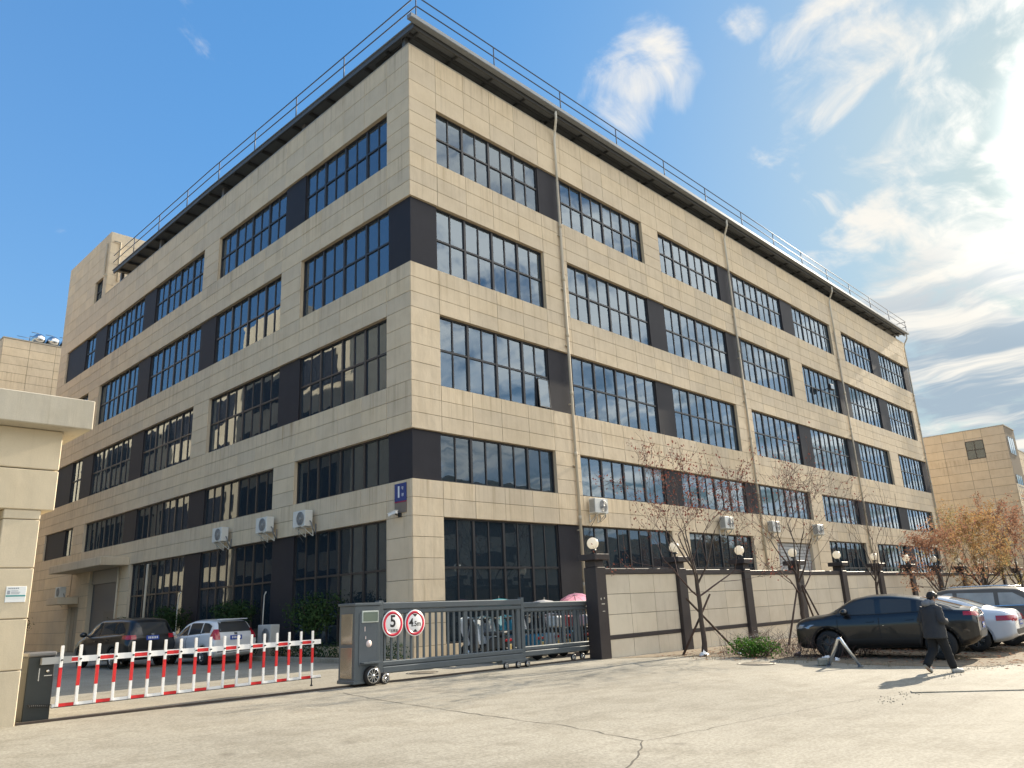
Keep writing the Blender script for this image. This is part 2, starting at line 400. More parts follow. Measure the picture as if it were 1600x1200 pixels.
M_BRONZE = mat('bronze sheet', (.36, .315, .26), .26, .85, var=.2, vscale=4)
M_BROWN = mat('brown fence paint', (.040, .031, .030), .55, var=.25, vscale=4, bump=.2, bscale=25)
M_GLOBE = bpy.data.materials.new('globe'); M_GLOBE.use_nodes = True; t_ = NT(M_GLOBE.node_tree)
t_.n('ShaderNodeOutputMaterial', inp={0: t_.n('ShaderNodeMixShader', inp={0: .62, 1: t_.n('ShaderNodeBsdfPrincipled', inp={'Base Color': (.86, .84, .78, 1), 'Roughness': .25}).outputs[0], 2: t_.n('ShaderNodeBsdfTranslucent', inp={'Color': (.95, .91, .82, 1)}).outputs[0]}).outputs[0]})
M_BLACK = mat('black rubber', (.012, .012, .012), .75)
M_BLKPL = mat('black plastic', (.018, .018, .019), .45)
M_ALU = mat('alloy', (.55, .56, .57), .25, .9)
M_STAIN = mat('stainless', (.62, .63, .64), .18, 1., var=.1)
M_BARK = mat('bark', (.085, .062, .048), .9, var=.35, vscale=12, bump=.6, bscale=30)
M_TWIG = mat('twig', (.10, .062, .052), .9)
M_STAKE = mat('stake wood', (.075, .045, .032), .85, var=.3, vscale=10)
M_ACW = mat('ac casing', (.66, .66, .62), .45, var=.06, dirt=.25)
M_ACG = mat('ac grille', (.16, .17, .18), .6)
M_REDLENS = mat('red lens', (.42, .012, .02), .12, spec=.6, coat=.6)
M_BLUEP = mat('plate blue', (.015, .06, .36), .4)
M_CHROME = mat('chrome', (.7, .7, .7), .12, 1.)
M_LENS = mat('clear lens', (.35, .37, .4), .08, .4)
# ------------------------------------------------------------------ ground
def gz(X, Y):
    t = min(max((3-Y)/6, 0), 1); t = t*t*(3-2*t)
    z = -.009*min(max(X, -15), 70)*t
    if Y < -5: z += .02*(max(Y, -14)+5)
    if Y < -14: z += .004*(max(Y, -40)+14)
    u = min(max((Y+4)/4, 0), 1); z += .05*u*u*(3-2*u)
    return z
def grid_coords(lo, hi, far, step):
    a = list(np.arange(lo, hi+.01, step)); k = step
    l, r = lo, hi; L = []; Rr = []
    while r < far: k *= 1.5; r += k; Rr.append(r)
    k = step
    while l > -far: k *= 1.5; l -= k; L.append(l)
    return L[::-1]+a+Rr
gx = grid_coords(-24, 30, 2500, 1.5); gy = grid_coords(-28, 12, 2500, .75)
mb = MB(); nx = len(gx)
mb.add([(x, y, gz(x, y)) for y in gy for x in gx],
       [(j*nx+i, j*nx+i+1, (j+1)*nx+i+1, (j+1)*nx+i) for j in range(len(gy)-1) for i in range(nx-1)], smooth=True)
tag(mb.build('ground', M_CONC, fix=False), kind='structure')

def sheet(name, poly, dz, m, sub=6, kind='structure', thick=0.):
    """flat patch that follows the ground, dz above it"""
    bm = bmesh.new(); vs = [bm.verts.new((x, y, 0)) for x, y in poly]; f = bm.faces.new(vs)
    bmesh.ops.triangulate(bm, faces=[f])
    for _ in range(sub):
        long = [e for e in bm.edges if e.calc_length() > 1.6]
        if not long: break
        bmesh.ops.subdivide_edges(bm, edges=long, cuts=1); bmesh.ops.triangulate(bm, faces=bm.faces[:])
    if thick:
        r = bmesh.ops.extrude_face_region(bm, geom=bm.faces[:])
        for v in r['geom']:
            if isinstance(v, bmesh.types.BMVert): v.co.z = thick
    for v in bm.verts: v.co.z += gz(v.co.x, v.co.y)+dz
    bmesh.ops.recalc_face_normals(bm, faces=bm.faces)
    me = bpy.data.meshes.new(name); bm.to_mesh(me); bm.free(); me.materials.append(m)
    return tag(link(name, me), kind=kind)

# ------------------------------------------------------------------ main building
B = thing('factory_building', 'beige five storey factory building with dark window bands and a flat metal roof', 'building')
LV = dict(T=22.8, t5=20.42, b5=18.05, t4=16.2, b4=13.55, t3=11.82, b3=9.12, t2=7.44, b2=5.73, t1=4.52, b1=.45)
def spl(a, b, n): return [a+(b-a)*i/n for i in range(n)]
ROWS = (spl(22.8, 20.42, 3)+spl(20.42, 18.05, 4)+spl(18.05, 16.2, 3)+spl(16.2, 13.55, 4)+spl(13.55, 11.82, 3)+spl(11.82, 9.12, 4)
        + spl(9.12, 7.44, 3)+spl(7.44, 5.73, 3)+spl(5.73, 4.52, 2)+spl(4.52, .45, 6)+[.45, -.25])
RA = [1.34, 8.9, 16.8, 25.0, 33.2, 41.5, 49.6]; RBE = [7.33, 15.3, 23.2, 31.4, 39.4, 47.6, 55.6]; REND = 57.0
LA = [1.4, 9.1, 17.3, 25.5, 33.7]; LB = [7.45, 15.6, 23.75, 31.7, 35.5]; LEND = 41.0
def bays(A, Bb, pat, wk='W'):
    """pat: the piers between window k and k+1, first char = corner, last = far end"""
    s = [(0, A[0], pat[0])]
    for k in range(len(A)):
        s.append((A[k], Bb[k], 'W'))
        if k < len(A)-1: s.append((Bb[k], A[k+1], pat[k+1]))
    s.append((Bb[-1], None, pat[-1])); return s
RIGHT = {5: bays(RA, RBE, 'BDBDDBDD'), 4: bays(RA, RBE, 'DBDDBDDB'), 3: bays(RA, RBE, 'BDDBDDBD'), 2: bays(RA, RBE, 'DBDDBDDB'), 1: bays(RA, RBE, 'BDBBBBDB')}
LEFT = {5: bays(LA, LB, 'BDBDDD'), 4: bays(LA, LB, 'DBDDBD'), 3: bays(LA, LB, 'BDBDDD'), 2: bays(LA, LB, 'DBDDBD'), 1: bays(LA, LB, 'BDDBBB')}
def close(seg, end, tail):
    out = []
    for (a, b, t) in seg:
        if b is None:
            if t == 'D' and tail < end: out += [(a, tail, 'D'), (tail, end, 'B')]
            else: out.append((a, end, t))
        else: out.append((a, b, t))
    return out
for k in RIGHT: RIGHT[k] = close(RIGHT[k], REND, REND)
for k in LEFT: LEFT[k] = close(LEFT[k], LEND, 39.3)
# ground floor: the roller shutter stands in the fourth bay of the long face, the entrance in the fourth of the short one
RIGHT[1] = [(a, b, t) if not (abs(a-25.0) < .01) else (25.0, 31.4, 'R') for (a, b, t) in RIGHT[1]]
LEFT[1] = [x for x in LEFT[1] if x[0] < 23.7]+[(23.75, 25.3, 'B'), (25.3, 29.8, 'E'), (29.8, 31.2, 'B'), (31.2, 33.0, 'P'), (33.0, LEND, 'B')]
def W(face, u, d, z): return (u, d, z) if face == 'R' else (d, u, z)
def fbox(mb, face, u0, u1, d0, d1, z0, z1, mi=0, faces=None):
    if face == 'R': return mb.box(u0, u1, d0, d1, z0, z1, mi, faces)
    if faces: faces = [faces[0], faces[1], faces[5], faces[4], faces[3], faces[2]]
    return mb.box(d0, d1, u0, u1, z0, z1, mi, faces)
# core walls (seen only in the joints and in the window reveals)
core = MB(); CF = [1, 1, 0, 1, 1, 1]      # outward face dark, the reveals rendered
def corewalls(face, segs, end, top):
    s0 = .3 if face == 'L' else 0.021
    lv = [(top, LV['t5']), (LV['b5'], LV['t4']), (LV['b4'], LV['t3']), (LV['b3'], LV['t2']), (LV['b2'], LV['t1'])]
    for (a, b) in lv: fbox(core, face, s0, end, .02, .30, b, a, 0, CF)
    for k in (5, 4, 3, 2, 1):
        z1, z0 = LV['t%d' % k], LV['b%d' % k]
        if k == 1: z0 = -.3
        for (a, b, t) in segs[k]:
            if t == 'B': fbox(core, face, max(a, s0), b, .02, .30, z0, z1, 0, CF)
            elif k == 1 and t in 'WD': fbox(core, face, max(a, s0), b, .02, .30, -.3, LV['b1'], 0, CF)
corewalls('R', RIGHT, REND, 22.78); corewalls('L', LEFT, LEND, 22.78)
CF2 = [1, 1, 1, 1, 1, 0]
# tower over the far end of the short face
core.box(.02, .3, 32.62, 33.3, 22.785, 24.37, faces=CF2); core.box(.02, .3, 34.8, 41, 22.785, 24.37, faces=CF2); core.box(.3, 8, 32.62, 32.9, 22.0, 27.48, 0)
core.box(.02, .3, 32.62, 41, 24.37, 27.48, faces=CF2)
core.box(.3, 8, 40.7, 41, -.3, 27.48, 1); core.box(7.7, 8, 32.9, 40.7, 22., 27.48, 1); core.box(.3, 7.7, 32.9, 40.7, 27.2, 27.4, 1)
# far sides, roof deck, dark backing standing in for unlit rooms behind the windows
core.box(REND-.3, REND, .3, 41, -.3, 22.78, 1); core.box(8, REND-.3, 40.7, 41, -.3, 22.78, 1)
core.box(.3, REND-.3, .3, 40.7, 21.6, 21.8, 1)
core.build('wall', [M_JOINT, M_PANEL], B)
room = MB(); room.box(1.3, REND-.35, 1.3, 1.4, 0, 21.5); room.box(1.3, 1.4, 1.4, 40.6, 0, 21.5)
for z in (0.02, 4.9, 8.2, 12.6, 17.0):
    room.box(.31, REND-.32, .31, 1.29, z-.1, z); room.box(.31, 1.29, 1.41, 40.6, z-.1, z)
room.build('room_backing', M_ROOM, B)
# cladding panels --------------------------------------------------
def panel_mesh(w, h, cache={}):
    k = (round(w, 3), round(h, 3))
    if k not in cache:
        mb = MB(); g = .0075; c = .005; w2, h2 = w/2-g, h/2-g
        vs = [(-w2, .019, -h2), (w2, .019, -h2), (w2, .019, h2), (-w2, .019, h2), (-w2, c, -h2), (w2, c, -h2), (w2, c, h2), (-w2, c, h2),
              (-w2+c, 0, -h2+c), (w2-c, 0, -h2+c), (w2-c, 0, h2-c), (-w2+c, 0, h2-c)]
        fs = [(8, 9, 10, 11)]
        for i in range(4):
            j = (i+1) % 4; fs += [(i, j, j+4, i+4), (i+4, j+4, j+8, i+8)]
        mb.add(vs, fs); cache[k] = (mb.mesh('wall_panel', M_PANEL, False), vs, fs)
    return cache[k]
def area_px(pts):
    q = [proj(p) for p in pts]
    if any(a[2] < 1 for a in q): return 0
    if max(a[0] for a in q) < 0 or min(a[0] for a in q) > 1600 or max(a[1] for a in q) < 0 or min(a[1] for a in q) > 1200: return 0
    return abs(sum(q[i][0]*q[(i+1) % 4][1]-q[(i+1) % 4][0]*q[i][1] for i in range(4)))/2
cells = []
def panels(face, segs, A, Bb, end):
    cuts = {0.0, end}
    for a, b in zip(A, Bb):
        n = 4 if b-a > 4 else 1
        for i in range(n+1): cuts.add(round(a+(b-a)*i/n, 3))
    us = sorted(cuts)
    if us[-1]-us[-2] > 2.2: us.insert(-1, round((us[-1]+us[-2])/2, 3))
    for z1, z0 in zip(ROWS[:-1], ROWS[1:]):
        zc = (z0+z1)/2; fl = [k for k in (5, 4, 3, 2, 1) if LV['b%d' % k] < zc < LV['t%d' % k]]
        for u0, u1 in zip(us[:-1], us[1:]):
            if face == 'L' and u0 == 0.0: u0 = .024
            pieces = [(u0, u1)]
            if fl or zc < .45:
                k = fl[0] if fl else 1; pieces = []
                for (a, b, t) in segs[k]:
                    if t == 'B' or (zc < .45 and t in 'WD'):
                        p0, p1 = max(a, u0), min(b, u1)
                        if p1-p0 > .08: pieces.append((p0, p1))
            for (p0, p1) in pieces:
                cells.append((face, p0, p1, z0, z1, 0.0))
panels('R', RIGHT, RA, RBE, REND); panels('L', LEFT, LA, LB, LEND)
tz = [22.8, 23.58, 24.36, 25.15, 25.93, 26.72, 27.5]
for i in range(6):
    for (a, b) in ((32.6, 33.3), (33.3, 34.8), (34.8, 36.5), (36.5, 38), (38, 39.5), (39.5, 41)):
        if (a, b) == (33.3, 34.8) and i < 2: continue
        cells.append(('L', a, b, tz[i], tz[i+1], 0.0))
    for (a, b) in ((0.024, 1.5), (1.5, 3), (3, 4.5), (4.5, 6), (6, 8)): cells.append(('T', a, b, tz[i], tz[i+1], 32.6))
def cell_pts(c):
    f, a, b, z0, z1, d = c
    if f == 'L': return [(0, a, z0), (0, b, z0), (0, b, z1), (0, a, z1)]
    return [(a, d, z0), (b, d, z0), (b, d, z1), (a, d, z1)]
cells.sort(key=lambda c: -area_px(cell_pts(c)))
rest = MB()
for i, c in enumerate(cells):
    f, a, b, z0, z1, d = c; me, vs, fs = panel_mesh(b-a, z1-z0)
    u, z = (a+b)/2, (z0+z1)/2
    j = random.uniform(-.0015, .0015)
    if i < 300:
        o = link('wall_panel', me, B)
        if f == 'L': o.location = (0+j, u, z); o.rotation_euler = (0, 0, -math.pi/2)
        else: o.location = (u, d+j, z)
    else:
        if f == 'L': rest.add([(y, u-x, z+q) for x, y, q in vs], fs)
        else: rest.add([(u+x, d+y, z+q) for x, y, q in vs], fs)
tag(rest.build('wall_panel', M_PANEL, B, fix=False), kind='stuff')
# windows ----------------------------------------------------------
panes = []            # (window object, face, u0,u1,z0,z1, depth, glass)
def window(face, u0, u1, z0, z1, cols, trans, gl=None, d=.19, name='window'):
    fr = MB(); t = .055
    for (a, b) in ((u0, u0+t), (u1-t, u1)): fbox(fr, face, a, b, d-.04, d+.06, z0, z1)
    fbox(fr, face, u0+t, u1-t, d-.04, d+.06, z0, z0+t); fbox(fr, face, u0+t, u1-t, d-.04, d+.06, z1-t, z1)
    us = [u0+(u1-u0)*i/cols for i in range(cols+1)]
    for i in range(1, cols):
        hw = .050 if i % 2 == 0 else .026
        fbox(fr, face, us[i]-hw, us[i]+hw, d-(.045 if i % 2 == 0 else .02), d+.055, z0+t, z1-t)
    zs = [z0]+trans+[z1]
    for q in trans: fbox(fr, face, u0+t, u1-t, d-.033, d+.05, q-.035, q+.035)
    o = fr.build(name, M_FRAME, B)
    for i in range(cols):
        for k in range(len(zs)-1):
            panes.append((o, face, us[i]+.03, us[i+1]-.03, zs[k]+.03, zs[k+1]-.03, d+.015, gl or M_GLASS))
    return o
def drape(o, face, u0, u1, z0, z1, kind):
    mb = MB(); d = .42
    if kind == 'curtain':
        n = int((u1-u0)/.06); vs = []; ph = random.random()*9
        for i in range(n+1):
            u = u0+(u1-u0)*i/n; dd = d+.05*math.sin(i*1.35+ph)+.03*math.sin(i*.47+ph)
            vs += [W(face, u, dd, z0), W(face, u, dd, z1)]
        mb.add(vs, [(2*i, 2*i+2, 2*i+3, 2*i+1) for i in range(n)], smooth=True)
        mb.build('curtain', M_CURT, o, fix=False)
    else:
        n = max(2, int((z1-z0)/.12)); vs = []
        for i in range(n+1):
            z = z0+(z1-z0)*i/n; vs += [W(face, u0, d+.012*(i % 2), z), W(face, u1, d+.012*(i % 2), z)]
        mb.add(vs, [(2*i, 2*i+1, 2*i+3, 2*i+2) for i in range(n)]); mb.build('blind', M_BLIND, o, fix=False)
rnd = random.Random(11)
TR = {5: .52, 4: .50, 3: .52}
for face, SEG in (('R', RIGHT), ('L', LEFT)):
    for k in (5, 4, 3, 2, 1):
        z1, z0 = LV['t%d' % k], LV['b%d' % k]; wi = 0
        for (a, b, t) in SEG[k]:
            if t == 'D':
                d0 = .10; mb = MB()
                a2 = a
                if a == 0: a2 = .10 if face == 'R' else .2
                fbox(mb, face, a2, b, d0, .2, z0 if k > 1 else .45, z1); mb.build('column_panel', M_DARK, B)
            if t != 'W': continue
            gl = M_GLASS; cols = 8 if b-a > 4 else 2
            if k == 5 and face == 'R' and wi == 0: gl = M_GLASSF
            if k == 1 or (k == 2 and (face == 'L' or wi == 0)): gl = M_GLASSD
            tr = [z0+(z1-z0)*TR[k]] if k in TR else ([] if k == 2 else [2.87])
            o = window(face, a, b, z0, z1, cols, tr, gl)
            if face == 'R':
                if (k, wi) in ((5, 1), (2, 0), (3, 1)): drape(o, face, a+.1, b-.1 if k != 2 else a+4.4, z0+.05, z1-.05, 'curtain')
                elif (k, wi) in ((5, 0), (5, 2), (4, 0), (4, 2), (2, 2), (3, 0)): drape(o, face, a+.1, b-.1, z0+(z1-z0)*rnd.choice((.05, .5)), z1-.05, 'blind')
                elif rnd.random() < .4: drape(o, face, a+.1, a+(b-a)*rnd.choice((.25, .5, 1)), z0+(z1-z0)*rnd.choice((.05, .45)), z1-.05, rnd.choice(('blind', 'curtain')))
            elif rnd.random() < .35: drape(o, face, a+.1, a+(b-a)*rnd.choice((.25, .5)), z0+(z1-z0)*.4, z1-.05, 'blind')
            wi += 1
o = window('L', 33.3, 34.8, 22.80, 24.36, 2, [23.6], M_GLASS)
def open_sash(o, face, u0, u1, z0, z1, ang, d=.13):
    mb = MB(); t = .035; h = z1-z0; w_ = u1-u0
    mb.box(0, w_, -.02, .02, -t, 0, 0); mb.box(0, w_, -.02, .02, -h, -h+t, 0); mb.box(0, t, -.02, .02, -h+t, -t, 0); mb.box(w_-t, w_, -.02, .02, -h+t, -t, 0)
    mb.box(t, w_-t, -.005, .005, -h+t, -t, 1)
    q = mb.build('open_sash', [M_FRAME, M_GLASS], o); q.location = W(face, u0 if face == 'R' else u1, d, z1); q.rotation_euler = (R(-ang), 0, 0 if face == 'R' else -math.pi/2)
for face, SEG, k, wi, col, row in (('R', RIGHT, 3, 0, 7, 0), ):
    seg = [x for x in SEG[k] if x[2] == 'W'][wi]; st_ = (seg[1]-seg[0])/8; u0 = seg[0]+st_*col+.04; z0, z1 = LV['b%d' % k]+.07, LV['b%d' % k]+(LV['t%d' % k]-LV['b%d' % k])*(.48 if k > 2 else .46)
    wo_ = [p for p in panes if p[1] == face and abs(p[2]-(seg[0]+.03)) < .02 and LV['b%d' % k] < p[4] < LV['t%d' % k]][0][0]
    open_sash(wo_, face, u0, u0+st_-.08, z0, z1, rnd.uniform(2, 3))
panes.sort(key=lambda p: -area_px([W(p[1], p[2], 0, p[4]), W(p[1], p[3], 0, p[4]), W(p[1], p[3], 0, p[5]), W(p[1], p[2], 0, p[5])]))
pcache = {}; far_panes = MB(); GL = [M_GLASS, M_GLASSF, M_GLASSD]
for i, (o, face, u0, u1, z0, z1, d, gl) in enumerate(panes):
    if i < 300:
        key = (round(u1-u0, 3), round(z1-z0, 3), gl.name)
        if key not in pcache:
            mb = MB(); mb.box(-(u1-u0)/2, (u1-u0)/2, 0, .008, -(z1-z0)/2, (z1-z0)/2); pcache[key] = mb.mesh('pane', gl)
        q = link('pane', pcache[key], o); q.location = W(face, (u0+u1)/2, d, (z0+z1)/2)
        q.rotation_euler = (R(rnd.gauss(0, .18)), 0, R(rnd.gauss(0, .18))+(0 if face == 'R' else -math.pi/2))
    else: fbox(far_panes, face, u0, u1, d, d+.008, z0, z1, GL.index(gl))
tag(far_panes.build('pane', GL, B, fix=False), kind='stuff')
# shutter of the long face
mb = MB(); n = 22
for i in range(n): mb.bbox(26.0, 30.6, .19, .24, .0+i*.195, .0+i*.195+.18, .02)
mb.build('roller_shutter', mat('shutter', (.42, .43, .44), .45, .3, var=.1), B)
mb = MB(); mb.box(25.0, 26.0, .03, .30, -.3, 4.52); mb.box(30.6, 31.4, .03, .30, -.3, 4.52); mb.box(26, 30.6, .03, .30, 4.29, 4.52); mb.build('shutter_surround', M_PANEL, B)
# entrance of the short face
e = MB(); e.bbox(-1.45, -.002, 23.9, 32.4, 4.50, 4.94, .02); e.build('entrance_canopy', M_PANEL, B)
e = MB(); e.box(.25, .3, 25.3, 29.8, 0, 4.5); e.build('entrance_door', mat('entrance grey', (.10, .11, .125), .5), B)
e = MB(); e.box(.15, .21, 25.3, 29.8, 3.75, 4.5); e.build('entrance_header', mat('entrance pale', (.30, .28, .25), .6), B)
e = MB(); e.box(.17, .24, 25.5, 27.5, .05, 2.2); e.build('inner_door', mat('entrance blue', (.05, .06, .075), .4), B)
e = MB(); e.box(.18, .25, 31.2, 33.0, 0, 2.6); e.box(.12, .179, 31.4, 32.05, .1, 2.3); e.box(.12, .179, 32.15, 32.8, .1, 2.3); e.build('side_door', mat('side door', (.26, .24, .20), .5), B)
e = MB(); e.box(.03, .3, 31.2, 33.0, 2.6, 4.5); e.build('door_lintel', M_PANEL, B)
e = MB(); e.bbox(-1.1, -.002, 31.3, 33.4, 2.75, 3.15, .02); e.build('door_hood', M_PANEL, B)
e = MB(); e.tube([(-.12, 25.0, 0.0), (-.12, 25.0, 4.5)], .05, 8); e.build('rain_pipe', M_PIPE, B)
# coping, roof canopy, gutter, railing --------------------------------
e = MB(); e.box(-.012, .32, .32, 32.59, 22.78, 22.83); e.box(-.012, REND, -.012, .318, 22.78, 22.83); e.build('coping', mat('coping', (.40, .36, .29), .7), B)
def roofz(y): return 23.50+.028*min(y, 17)+.006*max(y-17, 0)
ys = [-.45, 4, 8, 12, 17, 22, 27, 31.3]
sh = MB()
for a, b in zip(ys[:-1], ys[1:]):
    za, zb = roofz(a), roofz(b); vs = []
    for (y, z) in ((a, za), (b, zb)):
        for x in (-.12, REND-.4): vs += [(x, y, z), (x, y, z+.045)]
    sh.add(vs, [(0, 4, 6, 2), (1, 3, 7, 5), (0, 1, 5, 4), (2, 6, 7, 3), (0, 2, 3, 1), (4, 5, 7, 6)])
sh.build('roof_sheet', M_CEIL, B)
pl = MB()
for y in np.arange(.15, 31.2, 1.45): pl.box(-.06, REND-.5, y-.04, y+.04, roofz(y)-.16, roofz(y)-.004)
for x in [ .35+2.05*i for i in range(28)]:
    pl.bar((x, -.32, roofz(-.32)-.075), (x, 2.6, roofz(2.6)-.075), .05, .12)
pl.bar((-.02, -.40, roofz(-.4)-.11), (-.02, 17, roofz(17)-.11), .10, .20); pl.bar((-.02, 17, roofz(17)-.11), (-.02, 31.2, roofz(31.2)-.11), .10, .20)
pl.bar((.0, -.36, 23.36), (REND-.5, -.36, 23.36), .09, .19)
pl.build('roof_beam', M_STEEL, B)
for x in (.2, 8.3, 16.2, 24.4, 32.3, 40.4, 48.6, 56.3):
    c = MB(); c.box(x-.09, x+.09, .36, .54, 21.75, 23.42); c.build('roof_column', M_STEEL, B)
for y in (8.3, 16.4, 24.6, 31.0):
    c = MB(); c.box(.36, .54, y-.12, y+.12, 21.75, roofz(y)-.12); c.build('roof_column', mat('column steel', (.17, .17, .18), .5, .3), B)
g = MB(); g.box(-.42, REND-.35, -.70, -.46, 23.38, 23.40); g.box(-.42, REND-.35, -.715, -.695, 23.40, 23.56); g.box(-.42, REND-.35, -.475, -.46, 23.40, 23.54)
g.box(-.435, -.42, -.715, -.46, 23.38, 23.56); g.build('gutter', M_GUT, B)
rl = MB()
for h in (.52, 1.0):
    rl.tube([(-.10, -.60, 23.6+h), (REND-.4, -.60, 23.6+h)], .028, 6); pts = [(-.10, y if y > -.4 else -.6, roofz(y)+.1+h) for y in ys]
    rl.tube(pts, .028, 6)
    rl.tube([(REND-.4, -.6, 23.6+h), (REND-.4, 1.9, 23.6+h)], .028, 6)
for x in [-.10]+list(np.arange(4.15, REND-.3, 4.35)): rl.tube([(x, -.60, 23.40), (x, -.60, 24.6)], .028, 6)
for y in np.arange(4.3, 31, 3.9): rl.tube([(-.10, y, roofz(y)), (-.10, y, roofz(y)+1.1)], .028, 6)
rl.build('roof_railing', M_RAIL, B)
hr = MB(); hr.tube([(.1, 6.2, 22.95), (.1, 31.8, 22.95)], .025, 6)
for y in np.arange(6.4, 32, 2.1): hr.tube([(.1, y, 22.8), (.1, y, 22.95)], .018, 6)
hr.build('parapet_rail', mat('galvanised', (.45, .46, .47), .4, .6), B)
e = MB(); e.tube([(-.08, 33.0, 26.7), (-.08, 33.0, 24.6), (-.08, 33.0, 24.4), (-.08, 32.4, 24.1)], .06, 8); e.tube([(.2, 32.5, 26.8), (.6, 32.45, 26.8), (.6, 32.45, 23.9)], .06, 8); e.build('tower_pipe', M_PIPE, B)
for x, zt in ((8.47, 5), (24.2, 5), (39.9, 5), (56.55, 5)):
    e = MB(); e.tube([(x-.35, -.58, 23.34), (x-.35, -.58, 23.0), (x-.30, -.52, 22.9), (x-.05, -.22, 22.62), (x, -.16, 22.5), (x, -.11, 22.3), (x, -.11, 20.0)], .056, 9)
    p = e.build('downpipe', M_PIPEW, B)
    e = MB(); e.tube([(x, -.10, 20.0), (x, -.10, .3)], .064, 9)
    for z in np.arange(2.2, 20.1, 2.6): e.lathe([(.066, z-.092), (.078, z-.09), (.08, z), (.078, z+.09), (.066, z+.092)], (x, -.10, 0), n=9); e.box(x-.12, x+.12, -.09, -.0, z-.5, z-.46)
    e.build('lower_pipe', M_PIPE, p)
# ------------------------------------------------------------------ gatehouse
G = thing('gatehouse', 'beige gatehouse with an overhanging roof slab at the left edge, beside the barrier', 'gatehouse', (-12.2, -4.9, .11))
def GB(mb): return mb
GX, GY, GZ = -12.2, -4.9, .11
def gbox(name, x0, x1, y0, y1, z0, z1, m, b=.015):
    mb = MB(); mb.bbox(x0-GX, x1-GX, y0-GY, y1-GY, z0-GZ, z1-GZ, b); return mb.build(name, m, G)
gbox('roof_slab', -19, -11.40, -5.35, -.8, 4.86, 5.38, M_OLD)
gbox('beam', -19, -11.74, -4.95, -1.2, 4.17, 4.855, M_GATEH); gbox('beam', -19, -11.74, -4.95, -1.2, 3.48, 4.155, M_GATEH)
zz = [.0, .93, 1.72, 2.52, 3.31, 3.475]
for a, b in zip(zz[:-1], zz[1:]): gbox('column_block', -12.47, -11.93, -4.93, -4.38, a+.012, b, M_GATEH, .012)
gbox('column_core', -12.45, -11.95, -4.91, -4.40, -.1, 3.47, M_JOINT)
gbox('wall', -19, -12.0, -4.37, -1.5, -.1, 3.47, M_GATEH)
n = thing('notice_plate', 'small white notice plate with a teal stripe on the gatehouse column', 'sign', (-12.15, -4.935, 2.11))
mb = MB(); mb.bbox(-.145, .145, -.012, .002, -.125, .125, .004); mb.build('plate', mat('plate white', (.78, .80, .79), .35), n)
mb = MB(); mb.box(-.14, .14, -.0145, -.0125, -.035, -.012); mb.build('stripe', mat('teal', (.05, .28, .27), .4), n)
mb = MB(); c = -.0145
for i in range(6): mb.box(-.115+i*.026, -.096+i*.026, c, -.0125, .085, .105)
for k, (l, z) in enumerate(((.10, .05), (.13, .028), (.12, .006))): mb.box(-.07, -.07+l, c, -.0125, z, z+.009)
mb.box(-.125, -.085, c, -.0125, .002, .06); mb.build('print', mat('print grey', (.30, .33, .38), .5), n)

# ------------------------------------------------------------------ barrier gate
bx, by = -11.55, -4.40
bz = gz(bx, by)
K = thing('barrier_gate', 'red and white picket barrier boom lowered from its dark cabinet beside the gatehouse', 'barrier', (bx, by, bz))
mb = MB(); mb.bbox(-.20, .20, -.17, .17, 0, 1.0, .012); cab = mb.build('cabinet', M_CABIN, K)
mb = MB(); mb.bbox(-.215, .215, -.185, .185, 1.002, 1.075, .02); mb.build('cabinet_lid', mat('lid', (.16, .16, .16), .4, .2), cab)
mb = MB(); mb.box(-.03, -.015, -.176, -.171, .62, .82); mb.ball((.10, -.185, .77), .03, 10); mb.box(.05, .17, -.19, -.171, .69, .705); mb.build('lock', M_CHROME, cab)
d = Vector((5.58, .42, -.035)); L = d.length; d.normalize(); yaw = math.atan2(d.y, d.x)
def bp(s, z, off=-.26): # point on the boom line
    v = Vector((.12, -.0, 0))+d*s; nrm2 = Vector((d.y, -d.x, 0)).normalized()
    return (v.x+nrm2.x*(-off-.0), v.y+nrm2.y*(-off), v.z+z)
off = -.24
mb = MB(); mb.bar(bp(-.18, .93), bp(.28, .93), .07, .11); mb.tube([bp(-.05, .93, 0), bp(-.05, .93, -.26)], .05, 10); mb.build('boom_arm', mat('boom bracket', (.35, .36, .36), .4, .5), K)
N = 18; S0, STEP = .12, .298
mb = MB(); cur = .15
mb.bar(bp(.12, .93), bp(S0+STEP*(N-1)+.22, .93), .05, .095); boom = mb.build('boom', M_WHITE, K)
for i in range(0, N-1, 2): MB().bar(bp(S0+STEP*i+.035, .93), bp(S0+STEP*(i+1)-.035, .93), .054, .062).build('red_band', M_RED, boom)
mb = MB(); mb.bar(bp(.05, .215), bp(S0+STEP*(N-1)+.24, .215), .045, .05); low = mb.build('lower_rail', M_WHITE, K)
for i in range(0, N-1, 2): MB().bar(bp(S0+STEP*i+.03, .215), bp(S0+STEP*(i+1)-.03, .215), .049, .054).build('red_band', M_RED, low)
mb = MB(); mb.bar(bp(.05, .187), bp(S0+STEP*(N-1)+.24, .187), .055, .012); mb.build('rubber_strip', M_BLKPL, low)
mb = MB(); pts = []
for i in range(80):
    a = i*.9; s = -.30+.34*i/79; p = bp(s, .25-.03*i/79); pts.append((p[0], p[1]+.022*math.cos(a), p[2]+.022*math.sin(a)))
mb.tube(pts, .007, 5); mb.build('spring', M_BLKPL, K)
pk = MB(); pk.bbox(-.024, .024, -.014, .014, .20, 1.16, .004); pkm = pk.mesh('picket', M_WHITE)
rb = MB(); rb.bbox(-.0255, .0255, -.0155, .0155, .50, .815, .003); rbm = rb.mesh('red_sleeve', M_RED)
sc_ = MB(); sc_.tube([(0, -.05, .93), (0, -.012, .93)], .014, 8); scm = sc_.mesh('bolt', M_BLKPL)
